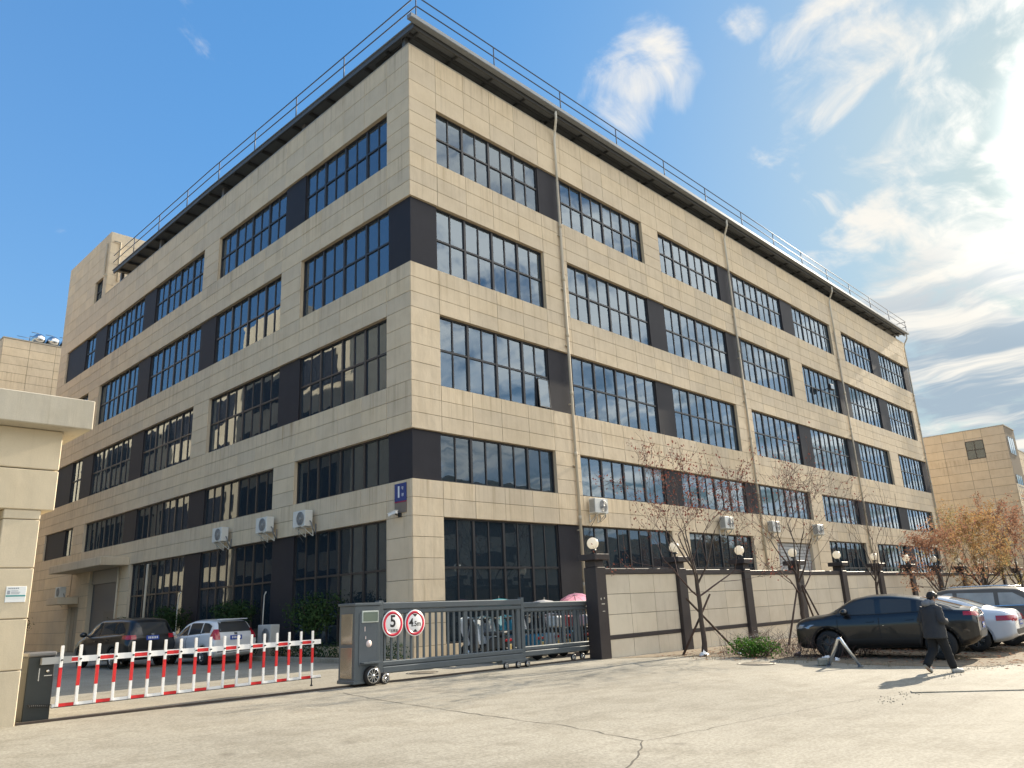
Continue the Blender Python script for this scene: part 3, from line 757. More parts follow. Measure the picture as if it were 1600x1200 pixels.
for i in range(N):
    o = link('picket', pkm, K); p = bp(S0+STEP*i, 0, off-.045); o.location = p; o.rotation_euler = (0, 0, yaw)
    link('red_sleeve', rbm, o); link('bolt', scm, o)
mb = MB(); p = bp(S0+STEP*(N-1), 0, off-.045); mb.tube([(p[0], p[1], .02), (p[0], p[1], .2)], .014, 7); mb.tube([(p[0], p[1], .0), (p[0], p[1], .03)], .03, 8); mb.build('tip_foot', M_BLKPL, K)

# ------------------------------------------------------------------ sliding gate
SG = thing('sliding_gate', 'grey metal sliding gate with a motor cabinet, drawn part way across the yard entrance', 'gate', (-5.05, -4.80, gz(-5, -4.8)))
SG.rotation_euler = (0, .0105, 0)
def sgb(name, x0, x1, y0, y1, z0, z1, m, p=SG, b=.008):
    mb = MB(); mb.bbox(x0, x1, y0, y1, z0, z1, b); return mb.build(name, m, p)
mc = sgb('motor_cabinet', -.66, .0, -.30, .30, .07, 1.66, M_GATE)
sgb('cabinet_top', -.69, .02, -.33, .33, 1.662, 1.72, M_GATE, mc); sgb('cabinet_base', -.68, .01, -.32, .32, .05, .12, M_GATE, mc)
sgb('cladding_sheet', -.672, -.659, -.22, .22, .16, .80, M_BRONZE, mc); sgb('cladding_sheet', -.672, -.659, -.22, .22, .86, 1.50, M_BRONZE, mc)
sgb('front_sheet', -.56, -.08, -.311, -.302, .42, 1.50, M_GATE2, mc)
sc0 = sgb('display_frame', -.50, -.06, -.335, -.303, 1.30, 1.55, mat('display frame', (.55, .60, .56), .35, .3), mc); sgb('display', -.47, -.09, -.342, -.336, 1.33, 1.52, mat('display screen', (.16, .20, .16), .3), mc)
mb = MB(); mb.lathe([(.0, -.316), (.075, -.316), (.075, -.312), (0, -.312)], (-.30, 0, .86), 'y', 16); mb.box(-.42, -.40, -.316, -.312, 1.12, 1.22); mb.box(-.40, -.375, -.316, -.312, .96, 1.02); mb.build('worn_sticker', mat('sticker', (.6, .5, .48), .5, var=.5, vscale=30), mc)
mb = MB(); mb.bar((-.52, -.38, .47), (-.02, -.38, .47), .16, .03); mb.build('fender', M_GATE, mc)
def spoked_wheel(name, c, r, p, n=10, side=-1, depth=.1):
    mb = MB(); mb.lathe([(r*.72, -depth/2), (r, -depth/2+.01), (r, depth/2-.01), (r*.72, depth/2)], c, 'y', 24); o = mb.build(name, M_BLACK, p)
    s = MB(); y = c[1]+side*(depth/2-.004)
    s.lathe([(r*.70, y-.012), (r*.76, y-.012), (r*.76, y+.012), (r*.70, y+.012)], (c[0], 0, c[2]), 'y', 24)
    s.lathe([(0, y-.014), (r*.16, y-.014), (r*.16, y+.014)], (c[0], 0, c[2]), 'y', 12)
    for k in range(n):
        a = 2*math.pi*k/n; s.bar((c[0]+r*.14*math.cos(a), y, c[2]+r*.14*math.sin(a)), (c[0]+r*.72*math.cos(a), y, c[2]+r*.72*math.sin(a)), .018, r*.11, up=(0, 1, 0))
    s.build('spokes', M_ALU, o); return o
spoked_wheel('wheel', (-.24, -.36, .20), .20, SG); spoked_wheel('wheel', (.10, -.34, .12), .12, SG, 8)
post = sgb('post', .04, .17, -.20, -.04, .10, 1.76, M_GATE)
def leaf(x0, x1, y, ztop, nb, zlow, thick):
    a = MB(); a.bbox(x0, x1, y-.06, y+.06, ztop-.15, ztop, .02); a.bbox(x0, x1, y-.045, y+.045, ztop-.26, ztop-.152, .02); a.build('top_rail', M_GATE, SG)
    a = MB(); a.bbox(x0, x1, y-.06, y+.06, zlow+.15, zlow+.26, .02); a.bbox(x0, x1, y-.07, y+.07, zlow, zlow+.148, .02); a.build('bottom_rail', M_GATE, SG)
    me = MB().bbox(-.027, .027, -.02, .02, zlow+.255, ztop-.255, .004).mesh('bar', M_GATE)
    mt = MB().bbox(-.055, .055, -.03, .03, zlow+.255, ztop-.255, .004).mesh('bar', M_GATE)
    for i in range(nb):
        o = link('bar', mt if i in thick else me, SG); o.location = (x0+(x1-x0)*(i+.5)/nb, y, 0)
leaf(.17, 4.72, -.12, 1.72, 24, .20, (13, 23))
leaf(4.60, 7.75, .05, 1.64, 19, .24, (12, 15, 16))
sgb('post', 4.72, 4.84, -.16, -.04, .10, 1.76, M_GATE)
sgb('wheel_carriage', 3.9, 4.86, -.22, -.02, .12, .22, M_GATE)
for x in (4.0, 4.45, 4.80): spoked_wheel('wheel', (x, -.24, .085), .085, SG, 6, depth=.06)
for x in (6.9, 7.3): spoked_wheel('wheel', (x, -.06, .10), .10, SG, 6, depth=.06)
def round_sign(name, label, x, z):
    s = thing(name, label, 'sign', (x, -5.015, z), 0)
    mb = MB(); mb.lathe([(0, -.010), (.285, -.010), (.295, -.004), (.295, .006), (0, .006)], axis='y', n=40); mb.build('plate', mat('sign white', (.80, .80, .80), .35), s)
    mb = MB(); mb.lathe([(.212, -.0125), (.272, -.0125), (.272, -.0105), (.212, -.0105), (.212, -.0125)], axis='y', n=40); mb.build('red_ring', mat('sign red', (.58, .015, .05), .35), s)
    return s
M_INK = mat('sign ink', (.012, .012, .013), .5)
s = round_sign('speed_sign', 'round red-rimmed sign reading 5 on the sliding gate', -4.62, 1.29)
text_mesh('5', .36, M_INK, 'numeral', s, (0, -.013, .045), (math.pi/2, 0, 0), .001, .95, .008)
text_mesh('厂区限速', .068, M_INK, 'lettering', s, (0, -.013, -.155), (math.pi/2, 0, 0), .001, 1, .001)
s = round_sign('height_sign', 'round red-rimmed sign reading 4.5m with black arrows on the sliding gate', -3.98, 1.28)
text_mesh('4', .25, M_INK, 'numeral', s, (-.115, -.013, .005), (math.pi/2, 0, 0), .001, 1, .006)
text_mesh('.5m', .155, M_INK, 'numeral', s, (.055, -.013, -.022), (math.pi/2, 0, 0), .001, 1, .003)
for sg in (1, -1):
    mb = MB(); mb.add([(-.075, -.0135, sg*.20), (.075, -.0135, sg*.20), (0, -.0135, sg*.135), (-.075, -.0115, sg*.20), (.075, -.0115, sg*.20), (0, -.0115, sg*.135)], [(0, 1, 2), (3, 5, 4), (0, 3, 4, 1), (1, 4, 5, 2), (2, 5, 3, 0)]); mb.build('arrow', M_INK, s)
# the gate's ground rail
mb = MB(); P0, P1 = (-11.9, -4.85), (3.0, -4.95); n = 24; rail = []
for i in range(n+1):
    x = P0[0]+(P1[0]-P0[0])*i/n; y = P0[1]+(P1[1]-P0[1])*i/n; rail.append((x, y, gz(x, y)))
for dy, h, wd in ((0, .035, .07), (.16, .012, .03)):
    for a, b in zip(rail[:-1], rail[1:]): mb.bar((a[0], a[1]+dy, a[2]+h/2), (b[0], b[1]+dy, b[2]+h/2), wd, h)
tag(mb.build('gate_rail', mat('rail rust', (.075, .058, .048), .7, .3, var=.4, vscale=8)), 'long rusty steel gate track laid across the entrance paving', 'gate track')

# ------------------------------------------------------------------ boundary wall with pillars and globe lamps
FA = R(-1.5); FC, FS = math.cos(FA), math.sin(FA); FX, FY = 2.71, -5.17
FWL = thing('boundary_wall', 'beige panelled boundary wall with dark pillars along the street', 'wall', (FX, FY, 0), FA)
SP = 4.27; NP = 16
def fz(s): return gz(FX+min(s, 60)*FC, FY+s*FS)
core = MB(); cop = MB()
pm = MB(); pm.bbox(-.23, .23, -.23, .23, -.3, 2.56, .012); pmm = pm.mesh('pillar', M_BROWN)
cm = MB(); cm.bbox(-.19, .19, -.19, .19, 2.562, 2.76, .01); cm.bbox(-.33, .33, -.33, .33, 2.762, 2.94, .015); cmm = cm.mesh('pillar_cap', M_BROWN)
lm0 = None; cnt = 0; far = MB()
for k in range(NP):
    s = SP*k; z = fz(s)
    o = link('pillar', pmm, FWL); o.location = (s, 0, z)
    q = link('pillar_cap', cmm, o)
    lx, ly = FX+s*FC, FY+s*FS
    if lm0 is None:
        lm0 = thing('globe_lamp', '', 'lamp', (lx, ly, z+2.94), 0, 'globe lamps on the wall pillars')
        mb = MB(); mb.tube([(0, 0, 0), (0, 0, .14)], .03, 8); mb.lathe([(.09, .10), (.09, .15), (.05, .17)], n=12); mb.build('stem', M_BLKPL, lm0)
        mb = MB(); mb.ball((0, 0, .325), .175, 24); mb.build('globe', M_GLOBE, lm0); l = lm0
    else:
        l = copy_tree(lm0); l.location = (lx, ly, z+2.94)
    names = ['white globe lamp on the gate pillar, nearest of the row', 'white globe lamp on the pillar left of the nearest street tree', 'white globe lamp on the third wall pillar, right of the nearest street tree',
             'white globe lamp behind the bare tree, in front of the roller shutter']
    ords = ['fifth', 'sixth', 'seventh', 'eighth', 'ninth', 'tenth', 'eleventh', 'twelfth', 'thirteenth', 'fourteenth', 'fifteenth', 'sixteenth']
    l['label'] = names[k] if k < 4 else 'white globe lamp on the %s wall pillar counted from the gate' % ords[k-4]
    if k == NP-1: break
    s0, s1 = s+.23, s+SP-.23; zb = fz(s+SP/2)
    core.box(s0-.05, s1+.05, -.08, .08, -.4, zb+2.40)
    cp = MB(); cp.bbox(s0+.002, s1-.002, -.14, .14, zb+2.38, zb+2.545, .012); cp.build('coping', M_BROWN, FWL)
    bd = MB(); bd.bbox(s0+.002, s1-.002, -.125, -.078, zb+.52, zb+.63, .008); bd.build('band', M_BROWN, FWL)
    w3 = (s1-s0)/3
    zr = [zb+.63+(2.38-.63)*i/3 for i in range(4)]
    for i in range(3):
        for (za, zc) in ((zb-.35, zb+.52), (zr[0], zr[1]), (zr[1], zr[2]), (zr[2], zr[3])):
            a, b = s0+w3*i+.007, s0+w3*(i+1)-.007
            mb = MB() if k < 6 else far
            mb.bbox(a, b, -.098-random.uniform(0, .002), -.076, za+.007, zc-.007, .005)
            if k < 6: mb.build('wall_panel', M_FENCE, FWL)
core.build('wall_core', M_JOINT, FWL); tag(far.build('wall_panel', M_FENCE, FWL), kind='stuff')
mb = MB(); mb.box(-.10, -.06, -.236, -.231, 1.60, 1.66); mb.box(.05, .09, -.236, -.231, 1.62, 1.67); mb.box(-.07, .07, -.236, -.231, 1.47, 1.50); mb.box(-.05, .06, -.236, -.231, 1.27, 1.29); mb.build('plaster_scar', mat('plaster', (.55, .5, .42), .8), FWL)

# ------------------------------------------------------------------ air conditioners
def make_ac(label, w=.86, h=.60, d=.33, bracket=True):
    a = thing('air_conditioner', label, 'air conditioner', group='outdoor air conditioner units')
    mb = MB(); mb.bbox(-w/2, w/2, -d/2, d/2, 0, h, .015); c = mb.build('casing', M_ACW, a)
    g = MB(); cx = w*.13
    g.lathe([(0, -d/2-.006), (.25, -d/2-.006), (.25, -d/2-.002), (0, -d/2-.002)], (cx, 0, h*.5), 'y', 24); g.build('fan_opening', M_ACG, c)
    g = MB()
    for r in (.06, .11, .16, .21, .25): g.lathe([(r-.006, -d/2-.022), (r+.006, -d/2-.022), (r+.006, -d/2-.012), (r-.006, -d/2-.012), (r-.006, -d/2-.022)], (cx, 0, h*.5), 'y', 24)
    for k in range(8):
        t = k*math.pi/4; g.bar((cx, -d/2-.017, h*.5), (cx+.255*math.cos(t), -d/2-.017, h*.5+.255*math.sin(t)), .008, .008)
    g.lathe([(0, -d/2-.03), (.045, -d/2-.03), (.045, -d/2-.01)], (cx, 0, h*.5), 'y', 12); g.build('fan_grille', mat('ac grille pale', (.36, .37, .37), .5), c)
    v = MB()
    for k in range(11): v.bbox(-w/2-.012, -w/2+.001, -d/2+.03, d/2-.03, .06+k*.045, .085+k*.045, .004)
    v.build('side_louvre', mat('ac louvre', (.24, .25, .25), .6), c)
    if bracket:
        for x in (-w*.3, w*.3):
            b = MB(); b.bar((x, -d/2-.02, -.02), (x, d/2+.14, -.02), .035, .035); b.bar((x, d/2+.13, -.34), (x, d/2+.13, 0), .035, .03); b.bar((x, -d/2+.02, -.03), (x, d/2+.12, -.33), .025, .025)
            b.build('bracket', M_ACW, a)
    else:
        b = MB(); b.box(-w*.35, w*.35, -d/2, d/2, -.06, -.001); b.build('base_block', M_CONC, a)
    p = MB(); p.tube([(w/2, .05, .2), (w/2+.10, .05, .14), (w/2+.12, .10, -.1), (w/2+.03, d/2+.12, -.3), (w/2, d/2+.14, .1)], .022, 6)
    if bracket: p.tube([(-w*.3, 0, -.03), (-w*.33, .02, -.25), (-w*.36, d/2+.1, -.55)], .012, 5)
    p.build('hose', M_ACG, a); return a
ac = make_ac('white air conditioner with round fan on the long face, right of the first downpipe')
def put_ac(o, loc, rz, label): o.location = loc; o.rotation_euler = (0, 0, rz); o['label'] = label
first = True
for (loc, rz, lab) in [((9.45, -.33, 5.0), 0, 'white air conditioner with round fan on the long face, right of the first downpipe'),
                       ((19.9, -.33, 4.75), 0, 'white air conditioner half hidden by the red leaves of the nearest street tree'),
                       ((25.1, -.33, 4.75), 0, 'white air conditioner beside the second downpipe, above the wall'),
                       ((31.0, -.33, 4.8), 0, 'white air conditioner above the right end of the roller shutter'),
                       ((-.33, 12.85, 4.75), -math.pi/2, 'white air conditioner on the shaded face, farthest left with its fan showing'),
                       ((-.33, 9.0, 4.78), -math.pi/2, 'white air conditioner on the shaded face, between two others'),
                       ((-.33, 6.15, 4.72), -math.pi/2, 'white air conditioner on the shaded face, nearest the building corner'),
                       ((-.75, 32.2, 3.16), -math.pi/2, 'small pale air conditioner on the hood over the side door')]:
    o = ac if first else copy_tree(ac); first = False; put_ac(o, loc, rz, lab)
o = make_ac('white air conditioner standing on the ground behind the white hatchback', .95, .75, .36, False); o.location = (-.85, 7.4, .52); o.rotation_euler = (0, 0, -math.pi/2)
st = MB(); st.bbox(-.45, .45, -.2, .2, -.45, -.062, .01); st.build('base_block', M_CONC, o)
# sign, camera, floodlight
s = thing('building_sign', 'blue building number sign reading 1 by the corner, above the camera', 'sign', (-.012, .60, 5.13), -math.pi/2)
mb = MB(); mb.bbox(-.31, .31, -.02, .005, -.09, .50, .004); mb.build('blue_plate', mat('sign blue', (.008, .035, .19), .35, var=.2), s)
mb = MB(); mb.bbox(-.31, .31, -.021, .005, -.135, -.092, .004); mb.build('red_strip', mat('strip red', (.25, .012, .06), .4), s)
mb = MB(); mb.bbox(-.31, .31, -.02, .005, -.48, -.137, .004); mb.build('grey_plate', mat('sign grey', (.17, .145, .125), .4, var=.2), s)
M_SW = mat('sign letters', (.75, .78, .82), .5)
text_mesh('1', .52, M_SW, 'numeral', s, (-.08, -.023, .20), (math.pi/2, 0, 0), .002, 1, .014)
text_mesh('号', .12, M_SW, 'lettering', s, (.12, -.023, .32), (math.pi/2, 0, 0), .001); text_mesh('楼', .12, M_SW, 'lettering', s, (.13, -.023, .10), (math.pi/2, 0, 0), .001)
s = thing('security_camera', 'white security camera on the corner wall under the blue number sign', 'camera', (-.02, .62, 4.58), -math.pi/2)
mb = MB(); mb.bbox(-.07, .07, -.05, .01, -.07, .07, .01); mb.tube([(0, -.04, 0), (.0, -.16, .0), (-.03, -.2, .05)], .018, 7); mb.build('mount', M_BLKPL, s)
mb = MB(); mb.bar((-.30, -.22, .02), (.06, -.2, .09), .10, .09); mb.bar((-.34, -.225, .07), (.08, -.2, .145), .13, .012); mb.build('housing', M_WHITE, s)
mb = MB(); mb.bar((-.315, -.221, .018), (-.301, -.22, .020), .07, .065); mb.build('lens', M_BLKPL, s)
s = thing('floodlight', 'small black floodlight bracketed before a fourth floor window on the long face', 'floodlight', (36.6, -.02, 15.0))
mb = MB(); mb.bar((0, .2, -.05), (0, -.30, 0), .05, .05); mb.build('arm', M_BLKPL, s)
mb = MB(); mb.bbox(-.35, .30, -.52, -.28, -.16, .22, .03); mb.build('housing', M_BLKPL, s)
mb = MB(); mb.box(-.30, .25, -.527, -.521, -.12, .18); mb.build('lens', M_LENS, s)

# ------------------------------------------------------------------ planting strip along the shaded face
mb = MB(); mb.bbox(-1.30, -1.14, -1.2, 23.2, -.1, .20, .02); tag(mb.build('kerb', M_CONC), kind='structure')
mb = MB(); mb.bbox(-1.30, 8.2, -1.36, -1.205, -.1, .14, .02); tag(mb.build('kerb', M_CONC), kind='structure')
mb = MB(); mb.box(-1.14, -.03, -1.19, 23.2, -.1, .14); tag(mb.build('planting_bed', M_DIRT), kind='structure')
# ------------------------------------------------------------------ cars
def carpaint(name, col, metal=.0, coat=.9): return mat(name, col, .30, metal, .5, coat=coat, dirt=.10)
M_CARGL = mat('car glass', (.050, .052, .053), .03, spec=.45)
M_CARGLP = mat('car glass pale', (.34, .34, .32), .06, spec=.4, var=.55, vscale=1.6)  # paleness painted in for light seen through the cabin
def car(name, label, sp, paint, loc, ang, glassm=M_CARGL, rimm=M_ALU, group='parked cars'):
    root = thing(name, label, 'car', loc, ang, group)
    I = lambda k, x: float(np.interp(x, [p[0] for p in sp[k]], [p[1] for p in sp[k]]))
    L, Wd = sp['L'], sp['W']/2; r = sp['r']; hx = L/2
    st = sorted(set([round(-hx+L*i/26, 3) for i in range(27)]+[q_[0] for q_ in sp.get('cross', ())]+[-hx+.03, hx-.03, -hx+.09, hx-.09]))
    mb = MB(); rings = []
    for x in st:
        w2 = Wd*I('wf', x); zb, zs, zt, c = I('zb', x), I('zs', x), I('zt', x), I('cab', x); zs = min(zs, zt-.01)
        A = [(0, zb), (.80*w2, zb), (.955*w2, zb+.09), (.978*w2, zb+(zs-zb)*.42), (1.0*w2, zb+(zs-zb)*.76), (.950*w2, zs)]
        C1 = [(.905*w2, zs+.045), (.765*w2, zt-.11), (.66*w2, zt-.03), (0, zt)]
        dz = zt-zs
        C0 = [(.86*w2, zs+dz*.55), (.64*w2, zs+dz*.86), (.42*w2, zt-.006), (0, zt)]
        half = A+[(a[0]*c+b[0]*(1-c), a[1]*c+b[1]*(1-c)) for a, b in zip(C1, C0)]
        ring = half+[(-y, z) for (y, z) in half[-2:0:-1]]
        rings.append([(x, y, z) for y, z in ring])
    n = len(rings[0]); vs = [p for q in rings for p in q]
    fs = [(i*n+k, i*n+(k+1) % n, (i+1)*n+(k+1) % n, (i+1)*n+k) for i in range(len(rings)-1) for k in range(n)]
    m2 = n//2
    for base, in ((0,), ((len(rings)-1)*n,)):      # end caps as quads
        for k in range(m2): fs.append((base+k, base+k+1, base+(n-k-1) % n, base+(n-k) % n) if k else (base, base+1, base+n-1))
    mb.add(vs, fs, 0, True)
    ixmap = {}
    for i_, v_ in enumerate(vs): ixmap[(round(v_[0], 4), round(v_[1], 4), round(v_[2], 4))] = min(i_ % n, (n-i_ % n) % n)
    ringix = lambda c: ixmap.get((round(c[0], 4), round(c[1], 4), round(c[2], 4)), -1)
    CREASE = {1: .5, 2: .6, 4: .6, 5: .8, 6: .8, 7: .35}
    me = mb.mesh('body', [paint, M_BLKPL])
    tmp = bpy.data.objects.new('tmp', me); COL.objects.link(tmp)
    ca = me.attributes.new('crease_edge', 'FLOAT', 'EDGE'); vx = [v.co.copy() for v in me.vertices]
    for e_ in me.edges:
        a_, b_2 = e_.vertices
        ka, kb = ringix(vx[a_]), ringix(vx[b_2])
        if ka == kb and ka in CREASE: ca.data[e_.index].value = CREASE[ka]
        elif ka != kb and abs(vx[a_].x-vx[b_2].x) < 1e-4:
            for (xc, cv) in sp.get('cross', ()):
                if abs(vx[a_].x-xc) < .02: ca.data[e_.index].value = cv
    ss = tmp.modifiers.new('s', 'SUBSURF'); ss.levels = ss.render_levels = 2
    cutters = []
    cm = MB()
    for x in sp['ax']:
        for sd in (1, -1):
            cm.lathe([(0, sd*Wd*.52), (r+.055, sd*Wd*.52), (r+.055, sd*Wd*1.25), (0, sd*Wd*1.25)], (x, 0, r), 'y', 28, smooth=False)
    cme = cm.mesh('cut', [M_BLKPL]); co_ = bpy.data.objects.new('cut', cme); COL.objects.link(co_)
    bo = tmp.modifiers.new('b', 'BOOLEAN'); bo.operation = 'DIFFERENCE'; bo.object = co_; bo.solver = 'EXACT'; bo.material_mode = 'TRANSFER'
    bpy.context.view_layer.update(); dg = bpy.context.evaluated_depsgraph_get()
    me2 = bpy.data.meshes.new_from_object(tmp.evaluated_get(dg))
    bpy.data.objects.remove(tmp); bpy.data.objects.remove(co_)
    bm = bmesh.new(); bm.from_mesh(me2); bvh = BVHTree.FromBMesh(bm); bm.free()
    body = link('body', me2, root)
    def hit(o, d):
        h = bvh.ray_cast(Vector(o), Vector(d))
        return (h[0], h[1]) if h[0] is not None else None
    def patch(nm, fn, nu, nv, m_, off=.005, parent=root):
        pts = []; last = None
        for i in range(nu+1):
            for j in range(nv+1):
                o, d = fn(i/nu, j/nv); h = hit(o, d)
                if h is None: p = last or Vector(o)+Vector(d)*1.0
                else:
                    nn = h[1] if h[1].dot(Vector(d)) < 0 else -h[1]; p = h[0]+nn*off
                last = p; pts.append(p)
        b = MB(); b.add(pts, [(i*(nv+1)+j, (i+1)*(nv+1)+j, (i+1)*(nv+1)+j+1, i*(nv+1)+j+1) for i in range(nu) for j in range(nv)], 0, True)
        return b.build(nm, m_, parent, fix=False)
    def side(nm, xs, zlo, zhi, m_, sd, nv=4, off=.005, parent=root):
        x0, x1 = xs
        return patch(nm, lambda u, v: ((x0+(x1-x0)*u, sd*2, (zlo(x0+(x1-x0)*u)*(1-v)+zhi(x0+(x1-x0)*u)*v)), (0, -sd, 0)), 10, nv, m_, off, parent)
    def line(nm, pts, wd, m_, off=.003, proj_='side', sd=1, parent=root):
        return None
    for sd in (1, -1):
        for (x0, x1) in sp['win']:
            lo = lambda x: I('zs', x)+.075
            hi = lambda x: max(lo(x)+.004, min(I('zt', x)-sp.get('wtop', .135), I('wcap', x)))
            side('side_window', (x0, x1), lo, hi, glassm, sd)
        lo_, hi_ = sp['win'][0][0]-.04, sp['win'][-1][1]+.04
        side('window_trim', (lo_, hi_), lambda x: I('zs', x)+.052, lambda x: I('zs', x)+.072, sp.get('trim', M_CHROME), sd, 1, .008)
        side('sill_cladding', (sp['ax'][1]+r+.07, sp['ax'][0]-r-.07), lambda x: I('zb', x)+.03, lambda x: I('zb', x)+sp.get('clad', .15), M_BLKPL, sd, 2, .010)
        for x in sp['doors']: side('door_seam', (x-.010, x+.010), lambda x_: I('zb', x_)+.18, lambda x_: I('zs', x_)+.05, M_BLACK, sd, 8, .002)
        for x in sp['handles']: side('door_handle', (x-.10, x+.10), lambda x_: I('zs', x_)-.13, lambda x_: I('zs', x_)-.095, M_CHROME if sp.get('chrome') else paint, sd, 1, .03)
        for x in sp['ax']:
            W_ = MB(); yc = sd*(Wd*.985-.11)
            W_.lathe([(r*.60, yc-.10), (r*.93, yc-.105), (r, yc-.07), (r, yc+.07), (r*.93, yc+.105), (r*.60, yc+.10)], (x, 0, r), 'y', 32)
            wh = W_.build('wheel', M_BLACK, root)
            rm = MB(); yo = yc+sd*.085
            rm.lathe([(r*.58, yc-sd*.06), (r*.60, yo-sd*.0), (r*.655, yo+sd*.012), (r*.655, yo-sd*.02)], (x, 0, r), 'y', 32)
            rm.lathe([(0, yo-.005), (r*.15, yo-.005), (r*.15, yo-sd*.03)], (x, 0, r), 'y', 12)
            ns = sp.get('spokes', 5)
            for k in range(ns):
                for dd in (-.13, .13):
                    a = 2*math.pi*k/ns+.3; rm.bar((x+r*.10*math.cos(a), yo-sd*.01, r+r*.10*math.sin(a)), (x+r*.62*math.cos(a+dd), yo, r+r*.62*math.sin(a+dd)), .022, r*.09, up=(0, 1, 0))
            rm.build('rim', rimm, wh)
            bd = MB(); bd.lathe([(0, yc), (r*.58, yc), (r*.58, yc-sd*.01), (0, yc-sd*.01)], (x, 0, r), 'y', 24); bd.build('brake_disc', M_ACG, wh)
        for x in sp['ax']: patch('arch_cladding', lambda u, v: ((x+(r+.052+.075*v)*math.cos(math.pi*u*1.06-.1), sd*2, r+(r+.052+.075*v)*math.sin(math.pi*u*1.06-.1)), (0, -sd, 0)), 28, 2, sp.get('arch', paint), .014)
        # mirror
        mx = sp['mirror']; h = hit((mx, sd*2, I('zs', mx)+.06), (0, -sd, 0)); y0 = h[0].y if h else sd*Wd*.9
        mm = MB(); mm.ball((mx, y0+sd*.16, I('zs', mx)+.15), .125, 14, sc=(.85, 1.05, .72)); mm.bar((mx, y0-sd*.02, I('zs', mx)+.09), (mx, y0+sd*.1, I('zs', mx)+.13), .05, .05); mm.build('mirror', paint, root)
        # lamps
        a = sp['head']; patch('headlight', lambda u, v: ((3, sd*(a[0]+(a[1]-a[0])*u), a[2]+(a[3]-a[2])*v), (-1, 0, 0)), 6, 3, M_LENS, .008)
        a2 = sp['tail']; patch('tail_light', lambda u, v: ((-3, sd*(a2[0]+(a2[1]-a2[0])*u), a2[2]+(a2[3]-a2[2])*v), (1, 0, 0)), 6, 3, M_REDLENS, .010)
        a3 = sp['tails']; patch('tail_light', lambda u, v: ((a3[0]+(a3[1]-a3[0])*u, sd*2, a3[2]+(a3[3]-a3[2])*v), (0, -sd, 0)), 5, 3, M_REDLENS, .010)
    a = sp['wind']; patch('windshield', lambda u, v: ((a[0]+(a[1]-a[0])*u, (v*2-1)*Wd*(a[2]+(a[3]-a[2])*u), 3), (0, 0, -1)), 8, 8, glassm, .005)
    b_ = sp['back']
    if b_[0] == 'top': patch('rear_window', lambda u, v: ((b_[1]+(b_[2]-b_[1])*u, (v*2-1)*Wd*(b_[3]+(b_[4]-b_[3])*u), 3), (0, 0, -1)), 8, 8, M_CARGL, .005)
    else: patch('rear_window', lambda u, v: ((-4, (v*2-1)*Wd*(b_[3]+(b_[4]-b_[3])*u), b_[1]+(b_[2]-b_[1])*u), (1, 0, 0)), 8, 8, M_CARGL, .005)
    patch('front_grille', lambda u, v: ((3, (u*2-1)*Wd*.45, .38+.26*v), (-1, 0, 0)), 8, 3, M_BLACK, .004)
    patch('rear_bumper', lambda u, v: ((-3, (u*2-1)*Wd*.78, sp['zb'][0][1]+.03+.14*v), (1, 0, 0)), 8, 2, M_BLKPL, .008)
    zp = sp['plate']
    pl_ = patch('licence_plate', lambda u, v: ((-3, (u*2-1)*.22, zp+.14*v), (1, 0, 0)), 2, 1, M_BLUEP, .014)
    for k in range(6): patch('plate_figure', lambda u, v: ((-3, -.17+.058*k+.036*u, zp+.04+.07*v), (1, 0, 0)), 1, 1, M_WHITE, .017, pl_)
    pl_ = patch('licence_plate', lambda u, v: ((3, (u*2-1)*.22, .42+.14*v), (-1, 0, 0)), 2, 1, M_BLUEP, .014)
    patch('badge', lambda u, v: ((-3, (u*2-1)*.055, sp['badge']+.075*v), (1, 0, 0)), 2, 1, M_CHROME, .012)
    if sp.get('rails'):
        for sd in (1, -1):
            q = MB(); q.tube([(x, sd*Wd*.66, I('zt', x)+.02) for x in np.linspace(sp['rails'][0], sp['rails'][1], 8)], .018, 6); q.build('roof_rail', sp.get('railm', M_CHROME), root)
    if sp.get('spoiler'):
        q = MB(); s_ = sp['spoiler']; q.bbox(s_[0], s_[1], -Wd*.62, Wd*.62, s_[2], s_[2]+.035, .012); q.build('spoiler', paint, root)
    return root
def gl_(x, y): return (x, y, gz(x, y))
